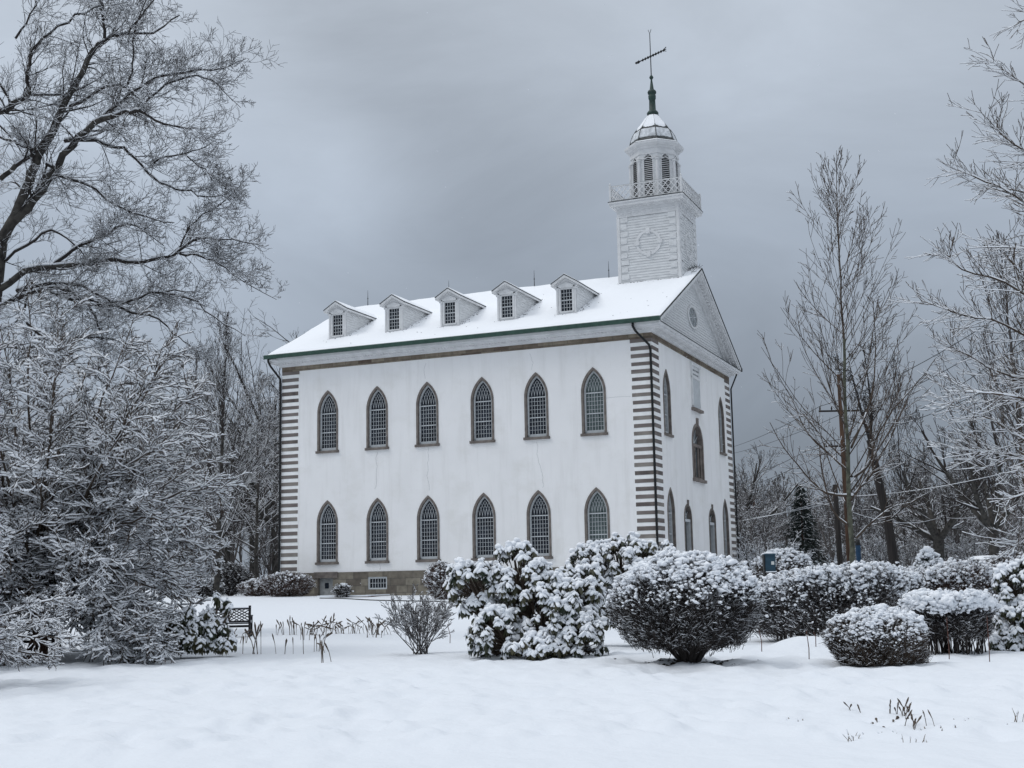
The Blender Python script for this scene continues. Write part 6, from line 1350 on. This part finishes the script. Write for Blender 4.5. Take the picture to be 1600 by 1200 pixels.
# ================================================================== POLES AND WIRES
SPO = 66.0
pb = G(1330, SPO); pt = P(1310, 585, SPO); root = empty('utility_pole', tuple(pb)); tag(root, 'tall brown utility pole with two crossarms behind the slender tree', 'pole')
d_ = pt - pb; t = MB(); t.tube([(0, 0, -0.3), tuple(d_ * 0.5), tuple(d_)], [0.15, 0.12, 0.085], 12); t.build('post', M['pole'], root, smooth=True)
arms = []
for py, wl_, wr_ in ((642, 34, 34), (697, 26, 14)):
    c_ = P(1313, py, SPO) - pb; a = c_ - RR * wl_ * mpx(SPO); e_ = c_ + RR * wr_ * mpx(SPO); a[2] = e_[2] = c_[2]; t = MB(); t.bar(tuple(a), tuple(e_), 0.07, 0.09)
    for f in (0.03, 0.3, 0.7, 0.97): q = a + (e_ - a) * f; t.lathe([(0.03, q[2] + 0.06), (0.05, q[2] + 0.12), (0.03, q[2] + 0.2), (0.01, q[2] + 0.26)], (q[0], q[1]), 8); arms.append(q + pb + np.array([0, 0, 0.26]))
    t.build('crossarm', M['pole_dark'], root)
pb2 = G(1316, SPO - 1.2); Zt = P(1313, 757, SPO - 1.2)[2] - pb2[2]; t = MB(); t.tube([(0, 0, -0.2), (-0.03, 0, Zt * .5), (-0.05, 0, Zt)], [0.15, 0.14, 0.12], 12)
tag(t.build('pole_stub', M['pole_dark'], loc=tuple(pb2), smooth=True), 'short dark cut-off pole standing against the tall utility pole', 'pole')
# far pole with three crossarms
pf = G(1184, 135); q = P(1184, 775, 135); root = empty('utility_pole', tuple(pf), YAW); tag(root, 'distant utility pole with three snowy crossarms next to the church', 'pole'); hz = q[2] - pf[2]
t = MB(); t.tube([(0, 0, -0.3), (0, 0, hz)], [0.17, 0.11], 10); t.build('post', M['pole'], root, smooth=True)
for py, wd in ((794, 34), (822, 26), (834, 28)):
    z = P(1184, py, 135)[2] - pf[2]; wm = wd / 2 * mpx(135); t = MB(); t.box((-wm, -0.07, z - 0.06), (wm, 0.07, z + 0.06)); ca = t.build('crossarm', M['pole'], root); t = MB(); t.box((-wm, -0.08, z + 0.062), (wm, 0.08, z + 0.14)); t.build('snow', M['snow_fine'], ca)
# pole by the stout tree
pg = G(1472, 90); q = P(1470, 826, 90); t = MB(); t.tube([(0, 0, -0.2), (0, 0, (q - pg)[2])], [0.16, 0.13], 10); tag(t.build('post', M['pole_dark'], loc=tuple(pg), smooth=True), 'plain dark post among the trees under the lowest wires', 'post')
def wire(pts, label, r=0.014, snow=False, sag=0.0):
    """pts world points; parabola sag between consecutive ones"""
    o = np.array(pts[0], dtype=float); full = []
    for a, b in zip(pts[:-1], pts[1:]):
        for i in range(16): f = i / 16; p_ = np.array(a) * (1 - f) + np.array(b) * f; p_[2] -= sag * 4 * f * (1 - f); full.append(tuple(p_ - o))
    full.append(tuple(np.array(pts[-1]) - o)); t = MB(); t.tube(full, r, 5, cap=False); ob = t.build('power_line', M['wire'], loc=tuple(o), smooth=True); tag(ob, label, 'power line', 'overhead wires')
    if snow: t = MB(); t.tube([(x, y, z + r * 1.5) for x, y, z in full], r * 1.5, 5, cap=False); t.build('snow', M['snow_fine'], ob, smooth=True)
far = lambda px, py: P(px, py, 128)
near = lambda px, py: P(px, py, 42)
LF = [(1100, 707), (1100, 716), (1100, 762), (1100, 778)]; RT = [(1640, 440), (1640, 470), (1640, 560), (1640, 500)]
names_ = ['topmost', 'second', 'third', 'fourth']
for i in range(4):
    wire([far(*LF[i]), arms[(0, 3, 4, 7)[i]], near(*RT[i])], names_[i] + ' of the thin wires running past the tall utility pole', 0.016, sag=0.5)
wire([far(1150, 812), P(1312, 776, SPO), P(1600, 732, 50), P(1680, 715, 46)], 'upper snow-coated cable crossing behind the slender tree', 0.009, True, 0.25)
wire([P(1140, 816, 120), P(1316, 782, SPO), P(1330, 790, SPO - 0.5)], 'snow-coated cable sagging from the church side to the tall utility pole', 0.009, True, 0.1)
wire([P(1330, 800, SPO), P(1470, 808, 90), P(1640, 770, 60)], 'lowest snow-coated cable sagging between the slender tree and the stout trunk', 0.009, True, 0.5)
wire([P(1400, 675, 80), P(1520, 690, 60), P(1680, 560, 50)], 'single dark wire rising toward the right edge', 0.013, False, 0.3)

# ================================================================== BY THE CHURCH WALL
t = MB(); t.box((-19.5, -3.2, -1.72), (-16.2, -2.9, -1.42)); t.box((-16.5, -2.9, -1.72), (-16.2, -0.6, -1.40)); t.box((-19.5, -2.9, -1.72), (-19.2, -0.6, -1.40)); root = empty('brick_kerb', (0, 0, 0)); tag(root, 'low red brick edging under snow in front of the cellar window', 'brick edging'); t.build('bricks', M['cerise'], root)
t = MB(); t.box((-19.52, -3.22, -1.418), (-16.18, -2.88, -1.34)); t.box((-16.52, -2.88, -1.398), (-16.18, -0.6, -1.33)); t.box((-19.52, -2.88, -1.398), (-19.18, -0.6, -1.33)); t.build('snow', M['snow'], root)
t = MB(); A = G(500, 71); B = G(720, 62); pts = []
for i in range(21): f = i / 20; p_ = A * (1 - f) + B * f; pts.append((p_[0], p_[1], float(gz(p_[0], p_[1])) + 0.02))
t.tube(pts, 0.035, 6); tag(t.build('edging_strip', M['dark'], smooth=True), 'long dark metal edging strip along the lawn by the church', 'edging')
# falling snow
n_ = 260; ps = []
for i in range(n_):
    s = 14 + 60 * nr.random() ** 0.8; ps.append(P(nr.uniform(0, 1600), nr.uniform(0, 1100), s))
C = np.array(ps); C = C[C[:, 2] > gz(C[:, 0], C[:, 1]) + 0.2]; r_ = nr.uniform(0.002, 0.006, len(C)) * (1 + np.linalg.norm(C - CAM, axis=1) / 40)
V, F = blobs(C, r_ * 1.5, r_, r_, 1, 0.2); tag(mesh_np('falling_snow', V, [F], [M['snow_fine']], None, True), 'scattered snowflakes drifting in the air', 'snowflakes', None, 'stuff')
